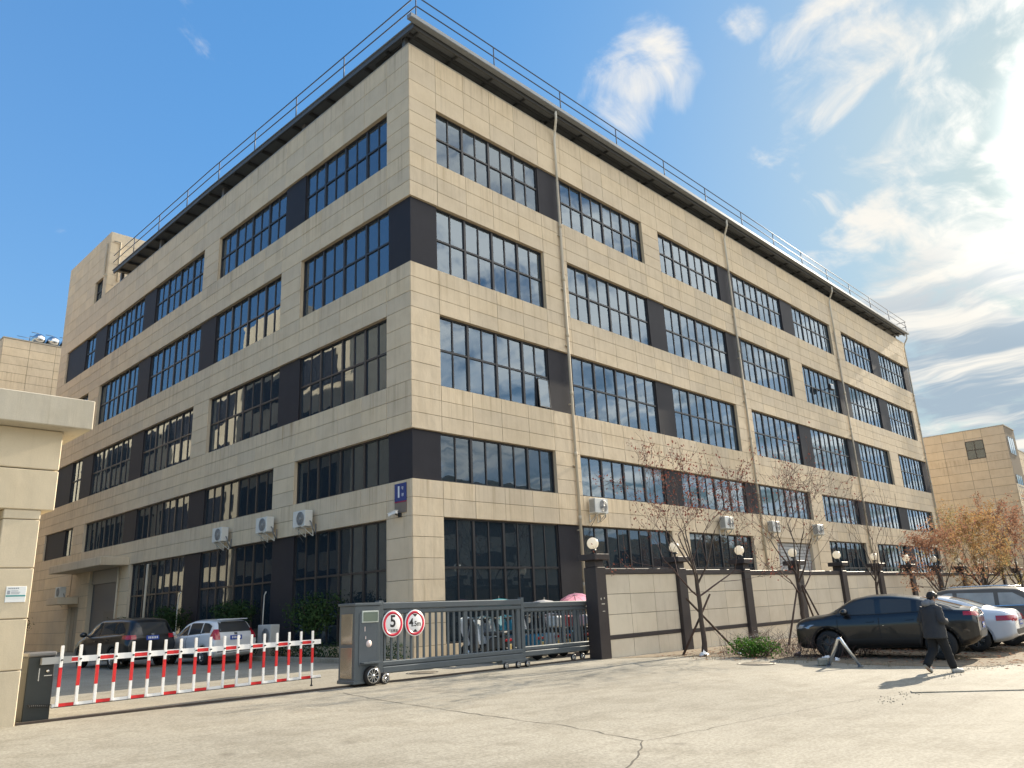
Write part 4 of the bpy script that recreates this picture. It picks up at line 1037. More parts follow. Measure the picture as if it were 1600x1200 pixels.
suv = dict(L=4.58, W=1.89, r=.37, ax=(1.37, -1.36), zb=[(-2.29, .50), (-2.1, .36), (-1.8, .28), (1.9, .26), (2.15, .27), (2.29, .33)],
           zt=[(-2.29, 1.02), (-2.24, 1.17), (-2.16, 1.225), (-1.95, 1.25), (-1.5, 1.40), (-.9, 1.56), (-.3, 1.64), (.25, 1.64), (.75, 1.55), (1.30, 1.22), (1.45, 1.165), (1.9, 1.12), (2.12, 1.06), (2.24, .99), (2.29, .90)],
           zs=[(-2.29, .96), (-2.18, 1.10), (-1.5, 1.13), (0, 1.07), (1.2, 1.05), (1.9, 1.0), (2.2, .92), (2.29, .82)], cab=[(-2.29, 0), (-2.05, .15), (-1.8, .7), (-1.4, 1), (.8, 1), (1.22, .5), (1.42, 0)],
           wf=[(-2.29, .88), (-2.18, .955), (-1.6, .99), (0, .985), (1.5, .99), (2.05, .94), (2.22, .88), (2.29, .83)], wcap=[(-2, 1.05), (-1.8, 1.18), (-1.2, 1.40), (-.6, 1.49), (.3, 1.515), (.75, 1.44), (1.25, 1.14), (1.4, 1.0)],
           cross=((1.43, .7), (-2.16, .8), (2.2, .5)), clad=.26, arch=M_BLKPL, win=[(-1.72, -.93), (-.80, -.04), (.10, 1.10)], wtop=.115, doors=(-.95, .03, 1.10), handles=(-.72, .26), mirror=.86, trim=M_BLKPL,
           head=(.52, .90, .80, .90), tail=(.40, .92, 1.03, 1.13), tails=(-2.27, -1.98, 1.05, 1.14), wind=(1.20, .62, .78, .62), back=('top', -1.9, -1.0, .64, .56), plate=.72, badge=1.05, spokes=5)
suv_o = car('parked_suv', 'black coupe-backed suv parked nose to the wall, closest to the walking man', suv, carpaint('car black', (.007, .007, .008), 0, .6), gl_(6.68, -11.86), R(98), M_CARGL, mat('dark rim', (.07, .07, .075), .3, .7))
suv_o.scale = (.972, .972, .985)
sed = dict(L=4.62, W=1.82, r=.34, ax=(1.35, -1.32), zb=[(-2.31, .40), (-2.1, .28), (-1.8, .22), (1.9, .19), (2.15, .22), (2.31, .36)],
           zt=[(-2.31, 0.857), (-2.24, 1.024), (-2.1, 1.092), (-1.75, 1.118), (-1.1, 1.379), (-.55, 1.505), (.1, 1.526), (.55, 1.442), (1.22, 1.066), (1.8, 0.961), (2.15, 0.867), (2.31, 0.669)],
           zs=[(-2.31, 0.773), (-2.1, 1.003), (-1.5, 1.003), (0, 0.941), (1.2, 0.909), (1.9, 0.815), (2.31, 0.606)], cab=[(-2.31, 0), (-1.75, 0), (-1.35, .6), (-1.0, 1), (.6, 1), (1.05, .35), (1.3, 0)],
           wf=[(-2.31, .85), (-2.2, .94), (-1.6, .98), (0, .985), (1.5, .98), (2.05, .89), (2.31, .68)], wcap=[(-2, .9), (-1.5, 1.05), (-1.0, 1.26), (.2, 1.33), (1.2, 1.0)],
           win=[(-1.32, -.95), (-.87, -.02), (.06, 1.0)], doors=(-.92, .02, 1.0), handles=(-.68, .22), mirror=.88, head=(.48, .82, .62, .73), tail=(.36, .80, .78, .93), tails=(-2.24, -1.88, .80, .93), chrome=1,
           wind=(1.10, .50, .78, .62), back=('top', -1.55, -.75, .68, .58), plate=.66, badge=.88, spokes=6)
car('parked_sedan', 'white saloon parked between the black coupe-backed suv and the grey estate', sed, carpaint('car white', (.72, .74, .76)), gl_(9.9, -11.95), R(93))
mpv = dict(L=4.74, W=1.85, r=.35, ax=(1.40, -1.34), zb=[(-2.37, .45), (-2.15, .32), (-1.8, .25), (1.9, .23), (2.2, .26), (2.37, .40)],
           zt=[(-2.37, .95), (-2.28, 1.18), (-2.05, 1.48), (-1.85, 1.66), (-1.2, 1.715), (.2, 1.715), (.7, 1.60), (1.35, 1.16), (1.9, 1.04), (2.2, .95), (2.37, .72)],
           zs=[(-2.37, .86), (-2.15, 1.08), (-1.5, 1.09), (0, 1.04), (1.2, 1.0), (1.9, .90), (2.37, .66)], cab=[(-2.37, 0), (-2.2, .3), (-2.0, .9), (-1.8, 1), (.8, 1), (1.25, .35), (1.45, 0)],
           wf=[(-2.37, .90), (-2.25, .965), (-1.6, .985), (0, .985), (1.5, .985), (2.1, .92), (2.3, .85), (2.37, .78)], wcap=[(-2.1, 1.12), (-1.95, 1.30), (-1.6, 1.52), (.2, 1.56), (1.3, 1.1)],
           win=[(-1.98, -1.22), (-1.10, -.10), (.02, 1.12)], doors=(-1.16, -.04, 1.12), handles=(-.90, .18), mirror=1.0, head=(.48, .84, .72, .86), tail=(.52, .88, .92, 1.16), tails=(-2.28, -1.98, .98, 1.14), chrome=1,
           wind=(1.24, .58, .78, .64), back=('rear', 1.14, 1.52, .72, .62), plate=.80, badge=1.02, spokes=6, rails=(-1.7, .3), railm=M_ALU)
car('parked_estate', 'grey estate car with roof rails, parked rightmost at the edge of the photo', mpv, carpaint('car grey', (.115, .095, .070), .0, .12), gl_(12.55, -12.15), R(94), M_CARGLP)
van = dict(mpv); van.update(L=4.84, W=1.84, rails=None, zt=[(-2.42, 1.0), (-2.36, 1.20), (-2.22, 1.50), (-2.05, 1.64), (-1.3, 1.69), (.2, 1.69), (.9, 1.52), (1.55, 1.12), (2.0, 1.02), (2.25, .92), (2.42, .72)], back=('rear', 1.10, 1.50, .80, .70),
           win=[(-2.02, -1.25), (-1.15, -.05), (.05, 1.15)], tail=(.56, .90, .96, 1.10), tails=(-2.3, -2.0, .98, 1.10), trim=M_CHROME, plate=.92, badge=1.06, wind=(1.42, .75, .78, .64))
car('yard_minivan', 'black people carrier in the yard, left of the white hatchback', van, carpaint('car black gloss', (.005, .005, .006), 0, .4), gl_(-4.55, 11.3), R(93))
fit = dict(L=4.10, W=1.70, r=.30, ax=(1.26, -1.27), zb=[(-2.05, .38), (-1.9, .28), (-1.6, .22), (1.6, .20), (1.9, .22), (2.05, .36)],
           zt=[(-2.05, .88), (-1.99, 1.06), (-1.86, 1.28), (-1.70, 1.46), (-1.1, 1.525), (-.2, 1.53), (.35, 1.44), (1.25, 1.04), (1.65, .94), (1.92, .82), (2.05, .62)],
           zs=[(-2.05, .80), (-1.9, 1.0), (-1.3, 1.0), (0, .93), (1.1, .88), (1.7, .78), (2.05, .56)], cab=[(-2.05, 0), (-1.9, .3), (-1.75, .9), (-1.5, 1), (.5, 1), (1.1, .35), (1.3, 0)],
           wf=[(-2.05, .90), (-1.95, .965), (-1.4, .985), (0, .985), (1.3, .98), (1.8, .89), (2.05, .68)], wcap=[(-1.85, 1.05), (-1.65, 1.26), (-1.3, 1.38), (-.2, 1.40), (1.2, 1.0)],
           win=[(-1.60, -1.02), (-.94, -.08), (.02, 1.02)], doors=(-.98, -.03, 1.05), handles=(-.72, .2), mirror=.86, head=(.42, .76, .66, .82), tail=(.58, .80, .82, 1.16), tails=(-2.0, -1.76, .86, 1.14),
           wind=(1.14, .45, .78, .62), back=('rear', 1.06, 1.40, .72, .60), plate=.80, badge=.96, spokes=5, spoiler=(-1.84, -1.62, 1.465))
car('yard_hatchback', 'white hatchback with red rear lamps parked in the yard behind the barrier', fit, carpaint('car white yard', (.74, .75, .76)), gl_(-2.45, 8.9), R(92))

# ------------------------------------------------------------------ scooters
M_APW = mat('apron silver', (.50, .54, .58), .35, .2, var=.25, vscale=7); M_APB = mat('apron blue', (.05, .30, .42), .6, var=.3, vscale=6); M_APP = mat('apron dark', (.05, .06, .075), .6, var=.3, vscale=6)
def scooter(label, x, y, bodym, apm, box=None):
    s = thing('electric_scooter', label, 'scooter', (x, y, gz(x, y)), R(90+random.uniform(-9, 9)), 'electric scooters parked behind the gate')
    for xx in (.62, -.60):
        mb = MB(); mb.lathe([(.14, -.045), (.20, -.05), (.225, -.02), (.225, .02), (.20, .05), (.14, .045)], (xx, 0, .225), 'y', 20); wl = mb.build('wheel', M_BLACK, s)
        mb = MB(); mb.lathe([(0, -.05), (.14, -.035), (.14, .035), (0, .05)], (xx, 0, .225), 'y', 12); mb.build('hub', M_ALU, wl)
    mb = MB(); prof = [(-.78, .62, .10), (-.6, .64, .14), (-.3, .60, .15), (-.12, .42, .13), (.05, .28, .13), (.30, .28, .13)]; vs = []
    for (px, zt, hw) in prof: vs += [(px, -hw, max(.22, zt-.28)), (px, -hw, zt-.04), (px, -hw*.6, zt), (px, hw*.6, zt), (px, hw, zt-.04), (px, hw, max(.22, zt-.28))]
    n = len(prof); mb.add(vs, [(i*6+k, i*6+(k+1) % 6, (i+1)*6+(k+1) % 6, (i+1)*6+k) for i in range(n-1) for k in range(6)]+[tuple(range(6)), tuple(range((n-1)*6, n*6))], 0, False)
    mb.bar((.32, 0, .28), (.50, 0, .95), .30, .06, 0, (0, 1, 0)); mb.build('body', bodym, s)
    mb = MB(); mb.bbox(-.72, -.08, -.14, .14, .64, .74, .03); mb.build('seat', M_BLKPL, s)
    mb = MB(); mb.tube([(.62, .07, .22), (.52, .05, .6), (.44, 0, 1.0)], .022, 6); mb.tube([(.62, -.07, .22), (.52, -.05, .6), (.44, 0, 1.0)], .022, 6); mb.build('fork', M_ACG, s)
    mb = MB(); mb.tube([(.30, -.34, 1.02), (.42, -.12, 1.05), (.42, .12, 1.05), (.30, .34, 1.02)], .017, 6); mb.ball((.48, 0, 1.0), .09, 10, sc=(.8, 1.2, .9)); mb.build('handlebar', M_BLKPL, s)
    for sd in (1, -1):
        mb = MB(); mb.tube([(.38, sd*.22, 1.05), (.36, sd*.30, 1.22)], .008, 5); mb.ball((.36, sd*.31, 1.25), .055, 10, sc=(.35, 1, .8)); mb.build('mirror', M_BLKPL, s)
    mb = MB(); vs = []
    for i in range(7):
        t = i/6; yy = -.33+.66*t; b = .06*math.cos((t-.5)*math.pi)+.02*math.sin(t*17)
        vs += [(.58+b, yy, 1.12-.12*abs(t-.5)), (.50+b, yy*1.05, .75), (.40+b+.02*math.sin(t*11), yy*.9, .42)]
    vs += [(a-.012, b, c) for a, b, c in vs]; k = 21
    mb.add(vs, [(i*3+j, (i+1)*3+j, (i+1)*3+j+1, i*3+j+1) for i in range(6) for j in range(2)]+[(k+i*3+j, k+i*3+j+1, k+(i+1)*3+j+1, k+(i+1)*3+j) for i in range(6) for j in range(2)], 0, True); mb.build('wind_apron', apm, s, fix=False)
    mb = MB(); mb.bbox(-.83, -.79, -.12, .12, .50, .56, .01); mb.build('rear_light', M_REDLENS, s)
    mb = MB(); mb.bbox(-.85, -.835, -.075, .075, .30, .44, .004); mb.build('licence_plate', mat('moped plate', (.55, .42, .16), .5), s)
    mb = MB(); mb.bar((-.62, 0, .46), (-.86, 0, .30), .16, .02); mb.build('mudguard', M_BLKPL, s)
    if box is not None: mb = MB(); mb.bbox(-.95, -.60, -.17, .17, .76, 1.04, .04); mb.build('top_box', box, s)
    return s
M_SCG = mat('scooter grey', (.30, .31, .32), .35, .3); M_SCK = mat('scooter black', (.02, .021, .023), .35); M_SCB = mat('scooter blue', (.03, .22, .36), .35); M_SCW = mat('scooter white', (.62, .62, .60), .4); M_SCR = mat('scooter red', (.33, .03, .035), .4)
scs = [('black scooter with silver wind apron, leftmost behind the gate', M_SCK, M_APW, None), ('grey scooter with silver apron, second from the left behind the gate', M_SCG, M_APW, None), ('blue scooter with a blue apron behind the middle post of the gate', M_SCB, M_APB, None),
       ('white scooter with dark apron behind the gate, right of the blue-aproned one', M_SCW, M_APP, M_SCW), ('black scooter with dark apron and red top box behind the gate', M_SCK, M_APP, M_SCR), ('dark scooter with white top box behind the right gate leaf', M_SCK, M_APW, M_SCW),
       ('blue scooter with dark apron under the pink umbrella', M_SCB, M_APP, None), ('red scooter nearest the gate pillar', M_SCR, M_APP, None)]
for i, (lab, bm_, am, bx_) in enumerate(scs): scooter(lab, .40+i*.72, -2.75+.12*math.sin(i*2.1), bm_, am, bx_).scale = (1.14, 1.14, 1.16)
def canopy(name, label, x, y, z, m1, tilt, r=.62):
    u = thing(name, label, 'umbrella', (x, y, z)); u.rotation_euler = tilt
    mb = MB(); n = 8; vs = [(0, 0, .22)]
    for k in range(n):
        a = 2*math.pi*k/n; vs.append((r*.55*math.cos(a), r*.55*math.sin(a), .16))
    for k in range(2*n):
        a = math.pi*k/n; rr = r*(1 if k % 2 == 0 else .93); vs.append((rr*math.cos(a), rr*math.sin(a), 0 if k % 2 == 0 else .03))
    fs = [(0, 1+k, 1+(k+1) % n) for k in range(n)]
    for k in range(n):
        a, b = 1+k, 1+(k+1) % n; c, d, e_ = 1+n+2*k, 1+n+2*k+1, 1+n+(2*k+2) % (2*n); fs += [(a, c, d), (a, d, b), (b, d, e_)]
    mb.add(vs, fs); mb.build('canopy', m1, u, fix=False)
    mb = MB(); mb.tube([(0, 0, -.9), (0, 0, .30)], .012, 6); mb.build('shaft', M_BLKPL, u)
    mb = MB()
    for k in range(n): a = 2*math.pi*k/n; mb.tube([(0, 0, .2), (r*.55*math.cos(a), r*.55*math.sin(a), .145), (r*.98*math.cos(a), r*.98*math.sin(a), -.01)], .005, 4)
    mb.build('rib', M_ACG, u)
canopy('umbrella', 'pink umbrella open over a scooter beside the gate pillar', 4.95, -2.5, 1.60, leafmat('pink cloth', (.80, .40, .56), (.82, .42, .58), .5), (R(-16), R(12), 0), .58)
canopy('umbrella', 'flat teal umbrella showing just above the top rail of the gate', 1.35, -2.45, 1.56, leafmat('teal cloth', (.06, .40, .46), (.06, .40, .46), .4), (R(4), R(-5), 0), .66)
canopy('umbrella', 'grey umbrella showing just above the gate rail, left of the pink one', 3.35, -2.5, 1.47, mat('grey cloth', (.5, .48, .47), .7), (R(-3), R(6), 0), .6)

# ------------------------------------------------------------------ trees
def tree(name, label, cat, x, y, H, seed, spread, nleaf, leafm, fork=.42, r0=.085, lsize=.07, nb=4, lean=(0, 0), crown0=0., gen=4, low=()):
    rg = random.Random(seed); t = thing(name, label, cat, (x, y, gz(x, y)-.03), 0, 'street trees along the wall')
    tr = MB(); tw = MB(); tips = []
    def branch(p, d, length, r, g):
        n = 5; pts = [p]; rad = [r]; q = p.copy(); dd = d.copy()
        for i in range(n):
            dd = (dd+Vector((rg.gauss(0, .10), rg.gauss(0, .10), rg.gauss(.05, .07)))).normalized()
            q = q+dd*(length/n); pts.append(q.copy()); rad.append(r*(1-.52*(i+1)/n))
        (tr if g <= 1 else tw).tube(pts, rad, 7 if g <= 1 else (5 if g == 2 else 4), cap=False)
        if g >= gen-1:
            for a in pts[2:]: tips.append((a, dd))
        if g < gen:
            m_ = nb if g == 0 else rg.choice((2, 3, 3)) if g < gen-1 else rg.choice((2, 3))
            for k in range(m_):
                i = n if (k == 0) else rg.randint(2, n); an = rg.uniform(.35, .85)*spread; ax = dd.orthogonal().normalized(); ax.rotate(Matrix.Rotation(rg.uniform(0, 2*math.pi), 3, dd))
                nd = dd.copy(); nd.rotate(Matrix.Rotation(an, 3, ax)); nd = (nd+Vector((0, 0, .16))).normalized()
                branch(pts[i], nd, length*rg.uniform(.58, .85), max(rad[i]*rg.uniform(.45, .7), .0060), g+1)
    h0 = H*fork; top = Vector((lean[0], lean[1], h0))
    n = 7; pts = [Vector((lean[0]*(i/n)**1.3+rg.gauss(0, .018), lean[1]*(i/n)**1.3+rg.gauss(0, .018), h0*i/n)) for i in range(n+1)]
    tr.tube(pts, [r0*(1.25 if i == 0 else 1-.28*i/n) for i in range(n+1)], 10, cap=False)
    L0 = (H-h0)*.50
    for k in range(nb+1):
        a = 2*math.pi*k/(nb+1)+rg.uniform(-.4, .4); s = rg.uniform(.25, .62)*spread if k else .08
        branch(pts[n] if k < 3 else pts[n-1], Vector((math.cos(a)*math.sin(s), math.sin(a)*math.sin(s), math.cos(s))), L0*rg.uniform(.85, 1.2), r0*.42, 1)
    for (zf, ax, ay, ln) in low:
        i = int(n*zf/fork) if zf < fork else n; branch(pts[min(i, n)], Vector((ax, ay, .55)).normalized(), ln, r0*.40, 2)
    tr.build('trunk', M_BARK, t, fix=False); tw.build('branches', M_TWIG, t, fix=False)
    lf = MB()
    for i in range(nleaf):
        a, d = rg.choice(tips); p = a+Vector((rg.gauss(0, .11), rg.gauss(0, .11), rg.gauss(-.03, .11)))
        if p.z < crown0*H: continue
        s = lsize*rg.uniform(.6, 1.3); u = Vector((rg.gauss(0, 1), rg.gauss(0, 1), rg.gauss(0, 1))).normalized(); v = u.orthogonal().normalized(); v.rotate(Matrix.Rotation(rg.uniform(0, 6.3), 3, u))
        w2 = u.cross(v); lf.add([p-v*s*.6, p+w2*s*.32, p+v*s*.6, p-w2*s*.32], [(0, 1, 2, 3)])
    if lf.v: lf.build('crown', leafm, t, fix=False)
    return t
M_LRED = leafmat('red leaves', (.13, .042, .036), (.23, .085, .06), .4)
M_LOR = leafmat('orange leaves', (.38, .20, .085), (.40, .29, .14), .45)
M_LOR2 = leafmat('russet leaves', (.28, .13, .09), (.34, .21, .13), .45)
M_LYEL = leafmat('yellow green leaves', (.36, .25, .11), (.28, .26, .13), .45)
tree('street_tree', 'nearly bare young tree with few red leaves, closest to the gate pillar', 'tree', 5.3, -7.0, 5.6, 5, 1.25, 1700, M_LRED, .42, .080, .068, 4, (-.12, -.1), gen=5, low=((.30, -1, .25, 1.7), (.34, 1, -.3, 1.5)))
tree('street_tree', 'bare young tree with a propped trunk beside the nose of the black suv', 'tree', 11.3, -7.5, 5.9, 12, 1.10, 600, M_LRED, .40, .080, .07, 4, (.05, .05), gen=5, low=((.3, 1, -.2, 1.8), (.33, -1, .1, 1.6)))
tree('street_tree', 'thin leafless tree rising behind the roof of the black suv', 'tree', 18.4, -7.6, 4.9, 33, .80, 60, M_LRED, .42, .065, .07, 4, gen=4)
tree('street_tree', 'russet leaved tree just right of the far end of the building', 'tree', 26.3, -7.8, 4.7, 41, 1.15, 3000, M_LOR2, .32, .08, .095, 4, gen=4, low=((.3, -1, .3, 1.3), (.3, .3, -1, 1.3), (.3, 1, .4, 1.3)))
tree('street_tree', 'golden orange tree with a forked trunk above the grey estate', 'tree', 33.8, -7.8, 5.3, 52, 1.2, 4600, M_LOR, .30, .085, .10, 4, gen=4, low=((.3, -1, .3, 1.5), (.3, .3, -1, 1.5), (.3, 1, .4, 1.5)))
tree('street_tree', 'yellowish tree in the row between the golden and the dark russet one', 'tree', 37.6, -6.9, 5.3, 57, 1.15, 3400, M_LYEL, .32, .08, .10, 4, gen=4, low=((.3, -1, .3, 1.5), (.3, .3, -1, 1.5), (.3, 1, .4, 1.5)))
tree('street_tree', 'dark russet tree at the right edge of the photo', 'tree', 42.0, -7.9, 6.2, 63, 1.2, 5200, M_LOR2, .32, .09, .11, 4, gen=4, low=((.3, -1, .3, 1.8), (.3, .3, -1, 1.8), (.3, 1, .4, 1.8)))
tree('street_tree', 'russet tree partly cut by the right edge, last of the row', 'tree', 51.5, -8.0, 6.8, 71, 1.15, 4200, M_LOR2, .32, .09, .12, 4, gen=4, low=((.3, -1, .3, 1.8), (.3, .3, -1, 1.8)))
def stake(label, a, b):
    a = Vector(a); b = Vector(b); mb = MB(); mb.tube([Vector((0, 0, 0)), (b-a)*.5+Vector((.01, 0, 0)), b-a], [.036, .033, .030], 8)
    o = mb.build('support_stake', M_STAKE, None, a); tag(o, label, 'stake', 'wooden stakes propping the street trees')
g0 = lambda x, y, dz=-.02: (x, y, gz(x, y)+dz)
stake('dark wooden stake leaning right, propping the tree closest to the gate pillar', g0(4.85, -6.55), (5.75, -7.15, 1.62))
stake('dark wooden stake leaning left, propping the tree closest to the gate pillar', g0(7.15, -7.05), (4.72, -6.95, 1.52))
stake('dark stake propping the tree by the black suv from its left side', g0(9.7, -7.55), (11.15, -7.45, 1.62))
stake('dark stake propping the tree by the black suv from its right side', g0(12.9, -7.35), (11.25, -7.6, 1.75))
stake('dark stake standing nearly upright against the tree by the black suv', g0(11.75, -8.2), (11.30, -7.62, 1.8))

# ------------------------------------------------------------------ bushes, hedge, weeds
def leafy(mb, c, rad, n, ls, rg, shell=.55, mi=0):
    for i in range(n):
        while True:
            d = Vector((rg.uniform(-1, 1), rg.uniform(-1, 1), rg.uniform(-1, 1)))
            if shell < d.length < 1: break
        d *= 1+.18*math.sin(d.x*7+d.z*5)+.12*math.sin(d.y*11)
        p = Vector((c[0]+d.x*rad[0], c[1]+d.y*rad[1], c[2]+d.z*rad[2]))
        u = (d+Vector((rg.gauss(0, .6), rg.gauss(0, .6), rg.gauss(.3, .5)))).normalized(); v = u.orthogonal().normalized(); v.rotate(Matrix.Rotation(rg.uniform(0, 6.3), 3, u)); w2 = u.cross(v); s = ls*rg.uniform(.6, 1.3)
        mb.add([p-v*s*.6, p+w2*s*.34, p+v*s*.6, p-w2*s*.34], [(0, 1, 2, 3)], mi)
M_LDK = leafmat('dark bush leaves', (.022, .048, .018), (.050, .090, .030), .25)
M_LGR = leafmat('green weed leaves', (.045, .13, .02), (.10, .20, .035), .35)
def bush(label, x, y, rx, rz, zc, seed, n=2600):
    rg = random.Random(seed); b = thing('round_bush', label, 'bush', (x, y, .1), 0, 'evergreen bushes along the shaded wall')
    mb = MB(); mb.tube([(0, 0, 0), (.02, .02, zc*.6), (0, 0, zc)], [.05, .04, .02], 7)
    for k in range(6): a = k*1.05; mb.tube([(0, 0, zc*.5), (rx*.5*math.cos(a), rx*.5*math.sin(a), zc+rz*.3)], [.025, .01], 5)
    mb.build('stem', M_BARK, b, fix=False); mb = MB()
    for k in range(7):
        a = k*.9+rg.random(); q = .42*rx if k else 0
        leafy(mb, (q*math.cos(a), q*math.sin(a), zc+rg.uniform(-.35, .4)*rz), (rx*.62, rx*.62, rz*.62), n//7, .085, rg, .35)
    mb.build('crown', M_LDK, b, fix=False)
bush('dark round bush beside the motor cabinet of the gate', -.85, 4.3, 1.05, .80, 1.50, 1)
bush('dark bush rising behind the white hatchback', -.75, 10.3, .95, .62, 1.55, 2)
bush('dark bush between the people carrier and the hatchback, at the dark pier', -.75, 16.3, .95, .75, 1.45, 3)
bush('dark bush behind the people carrier, left of the entrance windows', -.75, 22.6, .9, .7, 1.3, 4)
bush('dark bush at the far left beside the gatehouse column', -1.8, 37.0, 1.0, .8, 1.6, 5)
rg = random.Random(5); h = MB()
for i in range(22): leafy(h, (-.78, -.2+i*.42, .38), (.34, .40, .30), 190, .055, rg, .4)
tag(h.build('low_hedge', M_LDK, None, fix=False), 'low dark hedge along the foot of the shaded face behind the gate cabinet', 'hedge')
s = thing('leaning_pole', 'thin white pole standing before the dark pier behind the ground air conditioner', 'pole', (-.75, 8.1, .14))
mb = MB(); mb.tube([(0, 0, 0), (.02, -.03, 1.7), (.0, -.10, 2.2), (-.02, -.25, 2.32)], .022, 6); mb.build('shaft', M_PIPEW, s)
s = thing('leaning_pole', 'cream pole standing against the windows left of the dark pier', 'pole', (-.2, 20.9, .14))
mb = MB(); mb.tube([(0, 0, 0), (0, -.05, 4.2)], .06, 7); mb.build('shaft', M_PIPE, s)
s = thing('leaning_pole', 'thin white pole standing before the far dark pier', 'pole', (-.8, 15.6, .14))
mb = MB(); mb.tube([(0, 0, 0), (.02, .03, 2.0), (.0, -.12, 2.5), (-.02, -.3, 2.62)], .024, 6); mb.build('shaft', M_PIPEW, s)

sheet('dirt_verge', [(2.95, -5.5), (3.6, -6.1), (4.4, -6.7), (4.7, -8.3), (4.6, -9.6), (4.6, -10.9), (4.0, -11.9), (4.2, -13.2), (4.7, -14.6), (6.4, -15.2), (9.5, -15.6), (14, -15.7), (22, -15.9), (34, -15.9), (60, -15.9), (60, -6.8), (20, -5.8)], .006, M_DIRT)
rg = random.Random(9)
s = thing('flowering_shrub', 'bright green low shrub with small white flowers at the pavement edge', 'shrub', gl_(5.1, -8.75))
mb = MB()
for k in range(16):
    a = rg.uniform(0, 6.3); q = rg.uniform(0, .75); leafy(mb, (q*math.cos(a)*.75, q*math.sin(a)*1.15, rg.uniform(.12, .40)), (.28, .30, .24), 110, .062, rg, .2)
mb.build('foliage', M_LGR, s, fix=False); mb = MB()
for k in range(75):
    a = rg.uniform(0, 6.3); q = rg.uniform(.1, 1.0); c = (q*math.cos(a)*.95-.05, q*math.sin(a)*1.35, rg.uniform(.25, .78)-.15*q)
    for j in range(5): b = j*1.257; mb.add([(c[0], c[1], c[2]), (c[0]+.022*math.cos(b), c[1]+.022*math.sin(b), c[2]+.012), (c[0]+.022*math.cos(b+1), c[1]+.022*math.sin(b+1), c[2]+.012)], [(0, 1, 2)])
mb.build('flowers', mat('petals', (.75, .72, .68), .6), s, fix=False)
mb = MB()
for k in range(40): a = rg.uniform(0, 6.3); mb.tube([(0.1*math.cos(a), .3*math.sin(a), 0), (.6*math.cos(a), .9*math.sin(a), rg.uniform(.2, .6))], .005, 4, cap=False)
mb.build('stems', M_TWIG, s, fix=False)
mb = MB(); lb = MB()
for k in range(420):
    x, y = rg.uniform(5.0, 8.0), rg.uniform(-11.2, -7.6); z = gz(x, y); a = rg.uniform(0, 6.3); l = rg.uniform(.25, .65); hgt = rg.uniform(.1, .75)
    mb.tube([(x, y, z), (x+l*.4*math.cos(a), y+l*.4*math.sin(a), z+hgt*.7), (x+l*math.cos(a+.5), y+l*math.sin(a+.5), z+hgt)], [.006, .004, .002], 4, cap=False)
tag(mb.build('dry_brush', M_TWIG, None, fix=False), kind='stuff')
for k in range(2600):
    x, y = rg.uniform(3.5, 22), rg.uniform(-15.4, -6.2)
    if x < 4.9 and y < -9.5 and rg.random() < .8: continue
    z = gz(x, y)+.012+rg.random()*.05; s_ = rg.uniform(.03, .075); a = rg.uniform(0, 6.3); t_ = rg.gauss(0, .4)
    lb.add([(x-s_*math.cos(a), y-s_*math.sin(a), z), (x+s_*.4*math.sin(a), y-s_*.4*math.cos(a), z+t_*.02), (x+s_*math.cos(a), y+s_*math.sin(a), z+.01), (x-s_*.4*math.sin(a), y+s_*.4*math.cos(a), z+.015)], [(0, 1, 2, 3)])
tag(lb.build('fallen_leaves', M_LOR2, None, fix=False), kind='stuff')
gr = MB()
for k in range(2600):
    x, y = rg.uniform(3.6, 18), rg.uniform(-15.6, -6.5)
    if math.sin(x*2.1)+math.sin(y*2.7+x) < .5: continue
    z = gz(x, y); a = rg.uniform(0, 6.3); l = rg.uniform(.05, .15)
    gr.add([(x-.008, y, z), (x+.008, y, z), (x+l*.5*math.cos(a), y+l*.5*math.sin(a), z+l)], [(0, 1, 2)])
tag(gr.build('weeds', leafmat('weed blades', (.07, .085, .03), (.13, .11, .05), .3), None, fix=False), kind='stuff')
def scrap(label, x, y, s, m_, seed):
    rg = random.Random(seed); mb = MB(); mb.ball((0, 0, s*.35), s, 8, sc=(1, .8, .45)); mb.v = [(a+rg.gauss(0, s*.16), b+rg.gauss(0, s*.16), max(0, c+rg.gauss(0, s*.16))) for a, b, c in mb.v]; mb.sm = [False]*len(mb.sm)
    tag(mb.build('litter_scrap', m_, None, gl_(x, y), fix=False), label, 'litter', 'scraps of litter on the dirt')
scrap('crumpled white plastic bag at the foot of the tree closest to the gate pillar', 4.72, -7.35, .16, M_WHITE, 1)
scrap('small pale scrap right of the tree closest to the gate pillar', 5.6, -8.0, .10, M_ACW, 2)
scrap('white foam scrap in front of the nose of the black suv', 5.05, -10.75, .13, M_WHITE, 3)
scrap('white scrap left of the wheel of the black suv', 4.9, -11.1, .09, M_WHITE, 4)
scrap('pale pinkish scrap among the dry twigs', 6.1, -9.5, .12, mat('pink scrap', (.55, .38, .32), .7), 5)

# ------------------------------------------------------------------ street things
s = thing('parking_barrier', 'bent chrome tube parking barrier shaped like an inverted V', 'parking barrier', gl_(3.35, -11.88))
mb = MB(); a = Vector((-.06, .34, .02)); b = Vector((.05, -.36, .02)); top = Vector((-.02, .02, .66)); pts = [a]; q0, q1 = a.lerp(top, .80), b.lerp(top, .80)
for k in range(11): t = k/10; pts.append(q0*(1-t)**2+(top+Vector((0, 0, .07)))*2*t*(1-t)+q1*t*t)
pts.append(b); mb.tube(pts, .040, 14); mb.build('tube', M_STAIN, s)
for q in (a, b): mb = MB(); mb.bbox(q.x-.07, q.x+.07, q.y-.05, q.y+.05, 0, .03, .006); mb.build('foot', M_ACG, s)
o = MB().bbox(-.16, .16, -.13, .13, 0, .17, .03).build('concrete_block', M_CONC, None, gl_(3.45, -11.35)); o.rotation_euler = (0, 0, .4); tag(o, 'rough concrete block beside the left foot of the chrome parking barrier', 'block')
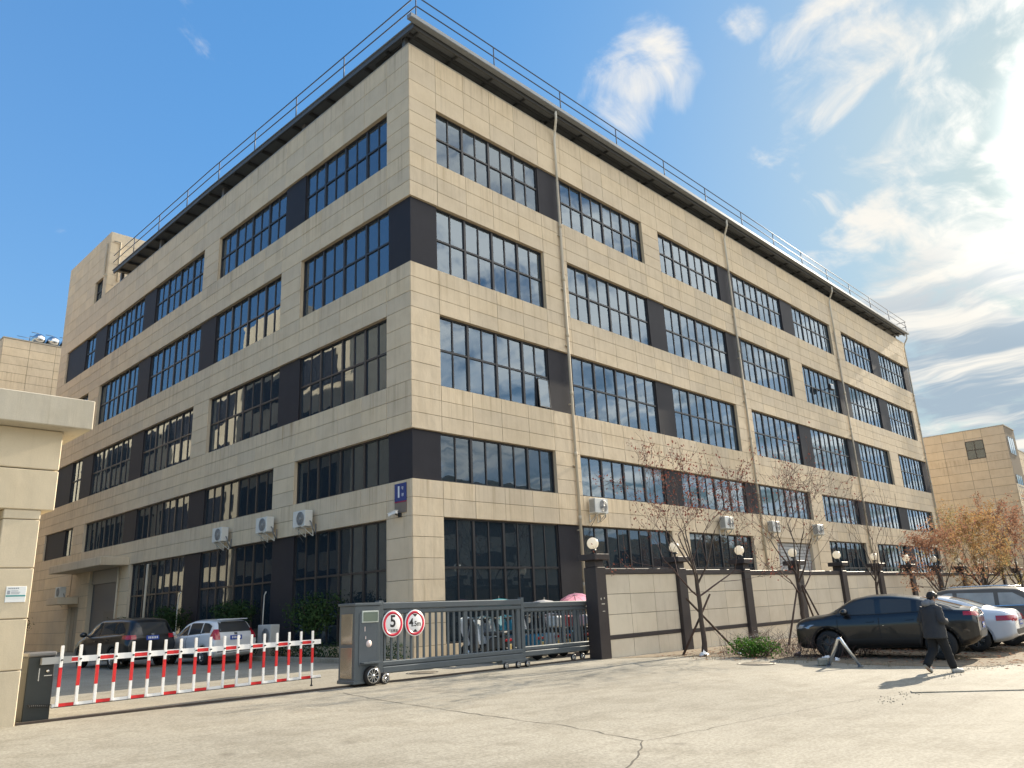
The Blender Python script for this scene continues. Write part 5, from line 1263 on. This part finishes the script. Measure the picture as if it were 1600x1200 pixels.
for lab, x, y, r in (('round manhole cover on the street by the flowering shrub', 3.15, -9.75, .48), ('round manhole cover in the paving behind the gate track', -2.6, -3.6, .42)):
    o = thing('manhole_cover', lab, 'manhole cover', (x, y, gz(x, y)), 0, 'manhole covers')
    mb = MB(); mb.lathe([(r, .004), (r, .011), (r-.06, .012), (r-.06, .004)], n=32); mb.build('ring', mat('iron', (.13, .12, .105), .6, .4, var=.3, vscale=9), o)
    mb = MB(); mb.lathe([(0, .004), (r-.068, .004), (r-.068, .008), (0, .008)], n=32)
    for k in range(-3, 4): mb.box(-math.sqrt(max(0, (r-.1)**2-(k*.1)**2)), math.sqrt(max(0, (r-.1)**2-(k*.1)**2)), k*.1-.018, k*.1+.018, .0082, .0115)
    mb.build('lid', mat('iron lid', (.24, .21, .165), .7, .2, var=.3, vscale=9), o)
def crack(pts, w=.022, seed=1, name='paving_crack'):
    rg = random.Random(seed); P = []
    for a, b in zip(pts[:-1], pts[1:]):
        n = max(2, int(math.dist(a, b)/.16))
        for i in range(n): t = i/n; P.append((a[0]+(b[0]-a[0])*t+rg.gauss(0, .018), a[1]+(b[1]-a[1])*t+rg.gauss(0, .018)))
    P.append(pts[-1]); vs = []
    for i, p in enumerate(P):
        q = P[min(i+1, len(P)-1)]; o = P[max(i-1, 0)]; d = Vector((q[0]-o[0], q[1]-o[1])).normalized(); h = w*rg.uniform(.3, 1)*.5
        for sg in (1, -1): x, y = p[0]-d.y*h*sg, p[1]+d.x*h*sg; vs.append((x, y, gz(x, y)+.004))
    mb = MB(); mb.add(vs, [(2*i, 2*i+2, 2*i+3, 2*i+1) for i in range(len(P)-1)]); tag(mb.build(name, M_CRACK, None, fix=False), kind='structure')
crack([(-6.43, -5.76), (-6.7, -7.48), (-6.88, -9.8), (-6.95, -12.17), (-7.26, -13.57)], .028, 1)
crack([(-7.26, -13.57), (-4.63, -13.91), (-2.0, -14.35), (-1.0, -14.7)], .012, 2)
crack([(-7.26, -13.57), (-8.0, -14.0), (-8.66, -14.33), (-10.5, -15.6)], .028, 3)
crack([(-13.0, -10.7), (-13.1, -11.6), (-13.35, -12.6), (-13.3, -14)], .02, 4)
# raised concrete slab of the road on the right with its broken edge
sheet('road_slab', [(-.95, -14.72), (-.7, -14.62), (.3, -14.55), (1.3, -14.62), (2.4, -14.66), (3.0, -14.52), (3.8, -14.62), (4.6, -14.95), (5.6, -15.25), (7, -15.5), (9, -15.75), (14, -15.9), (60, -16.2), (60, -24), (5, -20.5), (.3, -16.35)], .0, M_SLAB, thick=.018)
mb = MB(); rg = random.Random(21)
for k in range(420):
    if k < 330: x = rg.uniform(1.6, 7); y = -14.55-.12*max(0, x-3)+rg.gauss(.12, .2)
    else: x = rg.uniform(-2.6, .5); y = -14.62-.35*(x+1)*(1 if x > -.8 else -.2)+rg.gauss(-.05, .12)
    s_ = rg.uniform(.004, .012); mb.ball((x, y, gz(x, y)+s_*.4), s_, 6)
    k0 = len(mb.v)-24
mb.sm = [False]*len(mb.sm)
tag(mb.build('gravel', mat('gravel', (.33, .29, .22), .9, var=.4, vscale=20), None, fix=False), kind='stuff')
# ------------------------------------------------------------------ the walking man
PX, PY = 2.88, -14.12
pz = gz(PX, PY)+.0
PR = thing('person', 'man walking away in dark jacket, grey hood, black trousers and white sneakers', 'person', (PX, PY, pz), R(-28))
def skin(nodes, edges, root, sub=2):
    """nodes {name: (co, rx, ry)}"""
    names = list(nodes); ix = {n: i for i, n in enumerate(names)}
    me = bpy.data.meshes.new('skin'); me.from_pydata([nodes[n][0] for n in names], [(ix[a], ix[b]) for a, b in edges], [])
    o = bpy.data.objects.new('skin', me); COL.objects.link(o)
    o.modifiers.new('sk', 'SKIN')
    for i, n in enumerate(names):
        sv = me.skin_vertices[0].data[i]; sv.radius = (nodes[n][1], nodes[n][2]); sv.use_root = (n == root)
    s = o.modifiers.new('ss', 'SUBSURF'); s.levels = s.render_levels = sub
    bpy.context.view_layer.update()
    r = bpy.data.meshes.new_from_object(o.evaluated_get(bpy.context.evaluated_depsgraph_get()))
    bpy.data.objects.remove(o); r.polygons.foreach_set('use_smooth', [True]*len(r.polygons)); return r
M_SKIN = mat('skin', (.42, .25, .17), .55); M_HAIR = mat('hair', (.010, .008, .008), .5, bump=.6, bscale=120)
M_JACK = mat('jacket cloth', (.034, .036, .041), .85, var=.25, vscale=9, bump=.5, bscale=18); M_TROU = mat('trousers', (.010, .011, .013), .9, var=.3, vscale=9, bump=.5, bscale=16)
M_HOOD = mat('hood cloth', (.20, .205, .215), .95, var=.15, bump=.5, bscale=60)
hipL, hipR = (0.0, .085, .86), (0.0, -.085, .86)
kL, kR = (-.02, .095, .47), (.13, -.09, .49)
aL, aR = (-.29, .10, .15), (.235, -.10, .095)
N_ = {'pelvis': ((0, 0, .90), .13, .11), 'spine': ((.01, 0, 1.08), .115, .09), 'chest': ((.02, 0, 1.25), .13, .10), 'neck': ((.035, -.005, 1.40), .052, .052), 'jaw': ((.075, -.02, 1.475), .068, .064), 'head': ((.085, -.03, 1.555), .088, .078),
      'hl': (hipL, .085, .085), 'hr': (hipR, .085, .085), 'kl': (kL, .06, .06), 'kr': (kR, .06, .06), 'al': (aL, .042, .042), 'ar': (aR, .042, .042),
      'tl': ((-.20, .11, .045), .036, .03), 'tr': ((.38, -.125, .035), .036, .03),
      'sl': ((.01, .17, 1.32), .06, .06), 'sr': ((.01, -.17, 1.32), .06, .06), 'el': ((-.06, .265, 1.07), .046, .046), 'er': ((-.03, -.27, 1.07), .046, .046), 'wl': ((.16, .18, 1.0), .031, .028), 'wr': ((.19, -.17, 1.02), .031, .028),
      'pl': ((.235, .13, 1.01), .034, .016), 'pr': ((.265, -.12, 1.03), .034, .016)}
E_ = [('pelvis', 'spine'), ('spine', 'chest'), ('chest', 'neck'), ('neck', 'jaw'), ('jaw', 'head'), ('pelvis', 'hl'), ('pelvis', 'hr'), ('hl', 'kl'), ('hr', 'kr'), ('kl', 'al'), ('kr', 'ar'), ('al', 'tl'), ('ar', 'tr'),
      ('chest', 'sl'), ('chest', 'sr'), ('sl', 'el'), ('sr', 'er'), ('el', 'wl'), ('er', 'wr'), ('wl', 'pl'), ('wr', 'pr')]
for sd, wq, pq in ((1, 'l', N_['pl'][0]), (-1, 'r', N_['pr'][0])):
    for k in range(4):
        b = Vector(pq); lat = (k-1.5)*.017; ln = (.052, .060, .056, .044)[k]
        p1 = b+Vector((.03, -sd*.012, lat*1.2+.01)); p2 = p1+Vector((ln*.7, -sd*.03, .005)); p3 = p2+Vector((ln*.1, -sd*.035, .012))
        for j, p in enumerate((p1, p2, p3)): N_['f%s%d%d' % (wq, k, j)] = (tuple(p), .0085, .0085)
        E_ += [('p'+wq, 'f%s%d0' % (wq, k)), ('f%s%d0' % (wq, k), 'f%s%d1' % (wq, k)), ('f%s%d1' % (wq, k), 'f%s%d2' % (wq, k))]
    b = Vector(pq); p1 = b+Vector((-.01, -sd*.01, .045)); p2 = p1+Vector((.035, -sd*.018, .022))
    N_['t%s0' % wq+'x'] = (tuple(p1), .011, .011); N_['t%s1' % wq+'x'] = (tuple(p2), .009, .009); E_ += [('p'+wq, 't%s0x' % wq), ('t%s0x' % wq, 't%s1x' % wq)]
bme = skin(N_, E_, 'pelvis'); bme.materials.append(M_SKIN); body = link('body', bme, PR)
hc = Vector((.09, -.03, 1.545)); fd = Vector((.78, -.45, -.42)).normalized()      # looking down and to his right
mb = MB(); mb.ball(hc+fd*.100, .016, 8, sc=(1, .8, 1.2)); mb.build('nose', M_SKIN, body)
lat = fd.cross(Vector((0, 0, 1))).normalized(); upv = lat.cross(fd).normalized()
for sd in (1, -1):
    mb = MB(); mb.ball(hc+lat*sd*.083-upv*.012, .026, 10, sc=(.7, .5, 1.2)); mb.build('ear', M_SKIN, body)
    mb = MB(); mb.ball(hc+fd*.083+lat*sd*.032+upv*.02, .011, 8); mb.build('eye', M_BLKPL, body)
mb = MB(); mb.bar(hc+fd*.088-upv*.045-lat*.022, hc+fd*.088-upv*.045+lat*.022, .006, .006); mb.build('mouth', mat('lips', (.30, .12, .10), .5), body)
mb = MB(); n = 18; rg = random.Random(3)
for (c_, r_, s_) in ((hc+upv*.020-fd*.022, .096, (1, 1, .98)), (hc-fd*.045-upv*.01, .078, (1, 1, 1.1)), (hc+fd*.030+upv*.048, .062, (1., 1., .8))): mb.ball(c_, r_, n, sc=s_)
mb.v = [(a+rg.gauss(0, .004), b+rg.gauss(0, .004), c+rg.gauss(0, .004)) for a, b, c in mb.v]
mb.build('hair', M_HAIR, PR)
def loft(mb, rings, n=20):
    vs = []
    for (cx, cy, z, rx, ry, ti) in rings:
        for k in range(n):
            a = 2*math.pi*k/n; w_ = 1+.030*math.sin(k*2.7+z*31)+.018*math.sin(k*5.1+z*17)
            vs.append((cx+1.06*rx*math.cos(a)*w_, cy+1.05*ry*math.sin(a)*w_, z+ti*math.cos(a)))
    mb.add(vs, [(i*n+k, i*n+(k+1) % n, (i+1)*n+(k+1) % n, (i+1)*n+k) for i in range(len(rings)-1) for k in range(n)], 0, True)
J = MB()
loft(J, [(.00, 0, .70, .175, .235, 0), (.00, 0, .705, .19, .250, 0), (-.005, 0, .74, .185, .250, 0), (.0, 0, .85, .175, .245, 0), (.0, 0, .97, .165, .235, 0), (.005, 0, 1.09, .165, .235, 0), (.01, 0, 1.20, .165, .240, 0), (.01, 0, 1.29, .150, .232, 0), (.015, 0, 1.345, .120, .200, 0), (.02, 0, 1.39, .090, .130, 0), (.03, 0, 1.425, .070, .075, 0)])
for sd, s_, e_, w_ in ((1, 'sl', 'el', 'wl'), (-1, 'sr', 'er', 'wr')):
    a, b, c = (Vector(N_[k][0]) for k in (s_, e_, w_)); ps = []; rs = []
    a = a+Vector((0, -sd*.01, 0))
    for k in range(8): t = k/7; ps.append(a.lerp(b, t)); rs.append(.098-.02*t+.006*math.sin(k*2.1))
    for k in range(1, 8): t = k/7; ps.append(b.lerp(c, t)); rs.append(.078-.022*t+.006*math.sin(k*2.4))
    J.tube(ps, rs, 14)
J.build('jacket', M_JACK, PR)
T = MB()
for h_, k_, a_ in ((hipL, kL, aL), (hipR, kR, aR)):
    h_, k_, a_ = Vector(h_), Vector(k_), Vector(a_); ps = []; rs = []
    for i in range(7): t = i/6; ps.append(h_.lerp(k_, t)); rs.append(.118-.026*t+.004*math.sin(i*2.3))
    for i in range(1, 8): t = i/7; ps.append(k_.lerp(a_, t)); rs.append(.092-.014*t+.006*math.sin(i*2.6))
    T.tube(ps, rs, 14)
loft(T, [(0, 0, .70, .14, .19, 0), (0, 0, .80, .15, .20, 0), (0, 0, .95, .14, .19, 0)])
T.build('trousers', M_TROU, PR)
H_ = MB()
for (dx, dy, dz, r_, sc_2) in ((-.065, .02, 1.415, .095, (.9, 1.25, .75)), (-.02, .085, 1.425, .070, (1.1, .8, .8)), (-.01, -.085, 1.425, .070, (1.1, .8, .8)), (-.045, 0, 1.46, .075, (.8, 1.25, .6))): H_.ball((dx, dy, dz), r_, 14, sc=sc_2)
H_.build('hood', M_HOOD, PR)
M_SHOE = mat('sneaker', (.62, .61, .58), .6, var=.15, vscale=20); M_SOLE = mat('sole', (.36, .34, .30), .8)
def shoe(heel, toe):
    heel = Vector(heel); toe = Vector(toe); d = (toe-heel).normalized(); sx = d.cross(Vector((0, 0, 1))).normalized(); u = sx.cross(d).normalized(); L_ = (toe-heel).length
    for nm, m_, zs in (('sneaker', M_SHOE, None), ('sole', M_SOLE, 1)):
        mb = MB(); prof = [(0, .038, .085), (.06, .045, .10), (.35, .045, .09), (.6, .052, .062), (.85, .050, .048), (.97, .030, .032), (1.0, .012, .026)]; vs = []; n = 12
        for (t, w_, h2) in prof:
            for k in range(n):
                a = 2*math.pi*k/n
                if zs: y_, z_ = w_*1.06*math.cos(a), .012+.013*math.sin(a)
                else: y_, z_ = w_*math.cos(a), .02+max(0, h2*.5+h2*.5*math.sin(a))
                p = heel+d*(t*L_)+sx*y_+u*z_; vs.append(p)
        m_n = len(prof); mb.add(vs, [(i*n+k, i*n+(k+1) % n, (i+1)*n+(k+1) % n, (i+1)*n+k) for i in range(m_n-1) for k in range(n)]+[tuple(range(n)), tuple(range((m_n-1)*n, m_n*n))], 0, True)
        o = mb.build(nm, m_, PR if not zs else last)
        last = o
shoe((.18, -.095, .0), (.455, -.135, .0)); shoe((-.345, .10, .155), (-.165, .115, .0))

# ------------------------------------------------------------------ buildings behind
def block(name, label, x0, x1, y0, y1, z1, cells_, z0=-.5, kmax=200):
    b = thing(name, label, 'building', (0, 0, 0)); mb = MB(); mb.box(x0, x1, y0, y1, z0, z1-.02); mb.build('wall', M_JOINT, b)
    mb = MB(); mb.box(x0-.05, x1, y0-.05, y1, z1-.018, z1+.08); mb.build('coping', MATS['coping'], b)
    mb = MB(); c = []
    for (f, a, bb, za, zb) in cells_:
        pts = [(a, y0, za), (bb, y0, za), (bb, y0, zb), (a, y0, zb)] if f == 'S' else [(x0, a, za), (x0, bb, za), (x0, bb, zb), (x0, a, zb)]
        c.append((area_px(pts), f, a, bb, za, zb))
    c.sort(key=lambda q: -q[0])
    for i, (ar, f, a, bb, za, zb) in enumerate(c):
        q = MB() if (ar > 60 and i < kmax) else mb
        if f == 'S': q.bbox(a+.012, bb-.012, y0-.025, y0-.001, za+.012, zb-.012, .006)
        else: q.bbox(x0-.025, x0-.001, a+.012, bb-.012, za+.012, zb-.012, .006)
        if q is not mb: q.build('wall_panel', M_PANEL, b)
    if mb.v: tag(mb.build('wall_panel', M_PANEL, b), kind='stuff')
    return b
def gridcells(f, a0, a1, w_, z0, z1, h_, holes=()):
    out = []; n = max(1, round((a1-a0)/w_)); m_ = max(1, round((z1-z0)/h_))
    for i in range(n):
        for j in range(m_):
            a, b, c, d = a0+(a1-a0)*i/n, a0+(a1-a0)*(i+1)/n, z0+(z1-z0)*j/m_, z0+(z1-z0)*(j+1)/m_
            if any(a < h[1]-.01 and b > h[0]+.01 and c < h[3]-.01 and d > h[2]+.01 for h in holes): continue
            out.append((f, a, b, c, d))
    return out
def simple_window(b, f, a0, a1, z0, z1, base, nc, nr):
    fr = MB(); p = MB()
    def bx(mb, u0, u1, d0, d1, za, zb): mb.box(u0, u1, base+d0, base+d1, za, zb) if f == 'S' else mb.box(base+d0, base+d1, u0, u1, za, zb)
    for i in range(nc+1): u = a0+(a1-a0)*i/nc; bx(fr, u-.04, u+.04, -.03, -.002, z0, z1)
    for j in range(nr+1): z = z0+(z1-z0)*j/nr; bx(fr, a0, a1, -.034, -.0045, z-.04, z+.04)
    o = fr.build('window', M_FRAME, b)
    for i in range(nc):
        for j in range(nr):
            p = MB(); bx(p, a0+(a1-a0)*i/nc+.04, a0+(a1-a0)*(i+1)/nc-.04, -.018, -.0035, z0+(z1-z0)*j/nr+.04, z0+(z1-z0)*(j+1)/nr-.04); p.build('pane', M_GLASSD, o)
bl = block('rear_block', 'beige block with steel water tanks on its roof, behind the far left end', -.9, 30, 55, 80, 25.85, gridcells('S', -.9, 30, 2.0, 0.0, 25.8, .75)+gridcells('W', 55, 80, 2.0, 0.0, 25.8, .75))
for i in range(3):
    x = 2.0+i*1.15
    t = thing('water_tank', ['stainless water tank on the rear roof, leftmost of three', 'middle of the three stainless water tanks on the rear roof', 'stainless water tank on the rear roof nearest the factory'][i], 'water tank', (x, 56.2, 25.93), 0, 'steel water tanks on the rear roof')
    mb = MB(); mb.lathe([(0, -.75), (.25, -.70), (.42, -.55), (.50, -.35), (.52, 0), (.52, 1.2), (.50, 1.5), (.30, 1.8), (0, 1.9)], (0, 0, .62), 'y', 22); mb.build('tank', M_STAIN, t)
    mb = MB()
    for yy in (-.3, 1.2): mb.box(-.45, -.38, yy-.04, yy+.04, 0, .4); mb.box(.38, .45, yy-.04, yy+.04, 0, .4); mb.box(-.45, .45, yy-.04, yy+.04, .10, .14)
    mb.build('stand', M_GUT, t)
    mb = MB(); mb.tube([(0, 0, 1.12), (0, 0, 1.25), (-.6, 0, 1.25)], .03, 6); mb.build('filler_pipe', M_GUT, t)
mb = MB(); mb.tube([(1.1, 55.2, 25.93), (1.1, 55.2, 26.45), (1.9, 55.2, 26.45)], .03, 6); mb.tube([(.1, 55.15, 26.25), (1.1, 55.2, 26.25)], .02, 6); mb.build('roof_pipe', M_RAIL, bl)
hole = (-1.65, -.08, 13.43, 15.2)
wx0 = [-3.66, -1.65, -.08, 2, 4, 6, 8.2, 10.2, 12.2, 14.2]
cs = []
zs_ = [16.3-.83*i for i in range(20)][::-1]
for a, b in zip(wx0[:-1], wx0[1:]):
    for za, zb in zip(zs_[:-1], zs_[1:]):
        if (a, b) == (-1.65, -.08):
            if zb > 13.43 and za < 15.2:
                if za < 13.43: zb = 13.43
                elif zb > 15.2: za = 15.2
                else: continue
                if zb-za < .1: continue
        cs.append(('W', a, b, za, zb))
cs += gridcells('S', 70.8, 75.0, 2.1, 0, 16.3, .83, [(71.4, 74.0, 11.0, 15.6)])
br = block('end_block', 'beige panelled block with one four-pane window beyond the right end of the factory', 70.8, 75.0, -3.66, 14.2, 16.3, cs)
simple_window(br, 'W', -1.65, -.08, 13.43, 15.2, 70.8, 2, 2); simple_window(br, 'S', 71.5, 73.9, 13.6, 15.3, -3.66, 3, 1); simple_window(br, 'S', 71.5, 73.9, 9.2, 11.5, -3.66, 3, 2)
b2 = block('annex_block', 'lower beige annex joined to the right of the end block', 75.02, 110, -3.6, 14, 14.3, gridcells('S', 75.02, 110, 2.1, 0, 14.25, .83, [(76, 109, 9.2, 11.6)]))
for i in range(8): simple_window(b2, 'S', 76.2+i*4.1, 79.8+i*4.1, 9.3, 11.6, -3.6, 4, 2)
def slab_block(name, label, x0, x1, y0, y1, z1, face):
    """neighbour seen only as a reflection in the glass: window bands between wall bands"""
    b = thing(name, label, 'building', (0, 0, 0)); wl = MB(); gl2 = MB(); fr = MB()
    wl.box(x0, x1, y0, y1, -.3, z1)
    wl.build('wall', M_PANEL, b)
    lv = [(4.5, .5), (7.4, 5.7), (11.8, 9.1), (16.2, 13.5), (20.4, 18.0)]
    for (zt, zb) in lv:
        if zt > z1-1: continue
        if face == 'E': u = y0+1.5
        else: u = x0+1.5
        k = 0; end = (y1 if face == 'E' else x1)-1.2
        while u+6.2 < end:
            if face == 'E': gl2.box(x1+.001, x1+.03, u, u+6.2, zb, zt)
            else: gl2.box(u, u+6.2, y1+.001, y1+.03, zb, zt)
            for i in range(9):
                q = u+6.2*i/8
                if face == 'E': fr.box(x1+.02, x1+.06, q-.04, q+.04, zb, zt)
                else: fr.box(q-.04, q+.04, y1+.02, y1+.06, zb, zt)
            u += 8.1; k += 1
    gl2.build('window_glass', M_DARK, b); fr.build('window_frames', M_FRAME, b)
    return b
slab_block('neighbour_block', 'sunlit beige neighbouring block, seen only mirrored in the windows of the shaded face', -32, -14, 25, 90, 23.0, 'E')
nb = thing('stair_tower', 'taller beige stair tower of the neighbouring block, seen only mirrored in the windows', 'building', (0, 0, 0)); mb = MB(); mb.box(-22, -14.0+.12, 33, 41, 23.0, 26.2); mb.build('wall', M_PANEL, nb)
mb = MB(); mb.lathe([(0, 26.2), (.7, 26.2), (.7, 27.3), (.4, 27.6), (0, 27.7)], (-15.5, 36, 0), n=14); mb.build('roof_tank', mat('red tank', (.42, .10, .06), .5), nb)
slab_block('opposite_block', 'beige block across the street, seen only mirrored in the lower windows', 18, 58, -58, -44, 15.5, 'N')
slab_block('opposite_block', 'long low block farther along the street, seen only mirrored in the glass', 66, 170, -58, -42, 9.5, 'N')
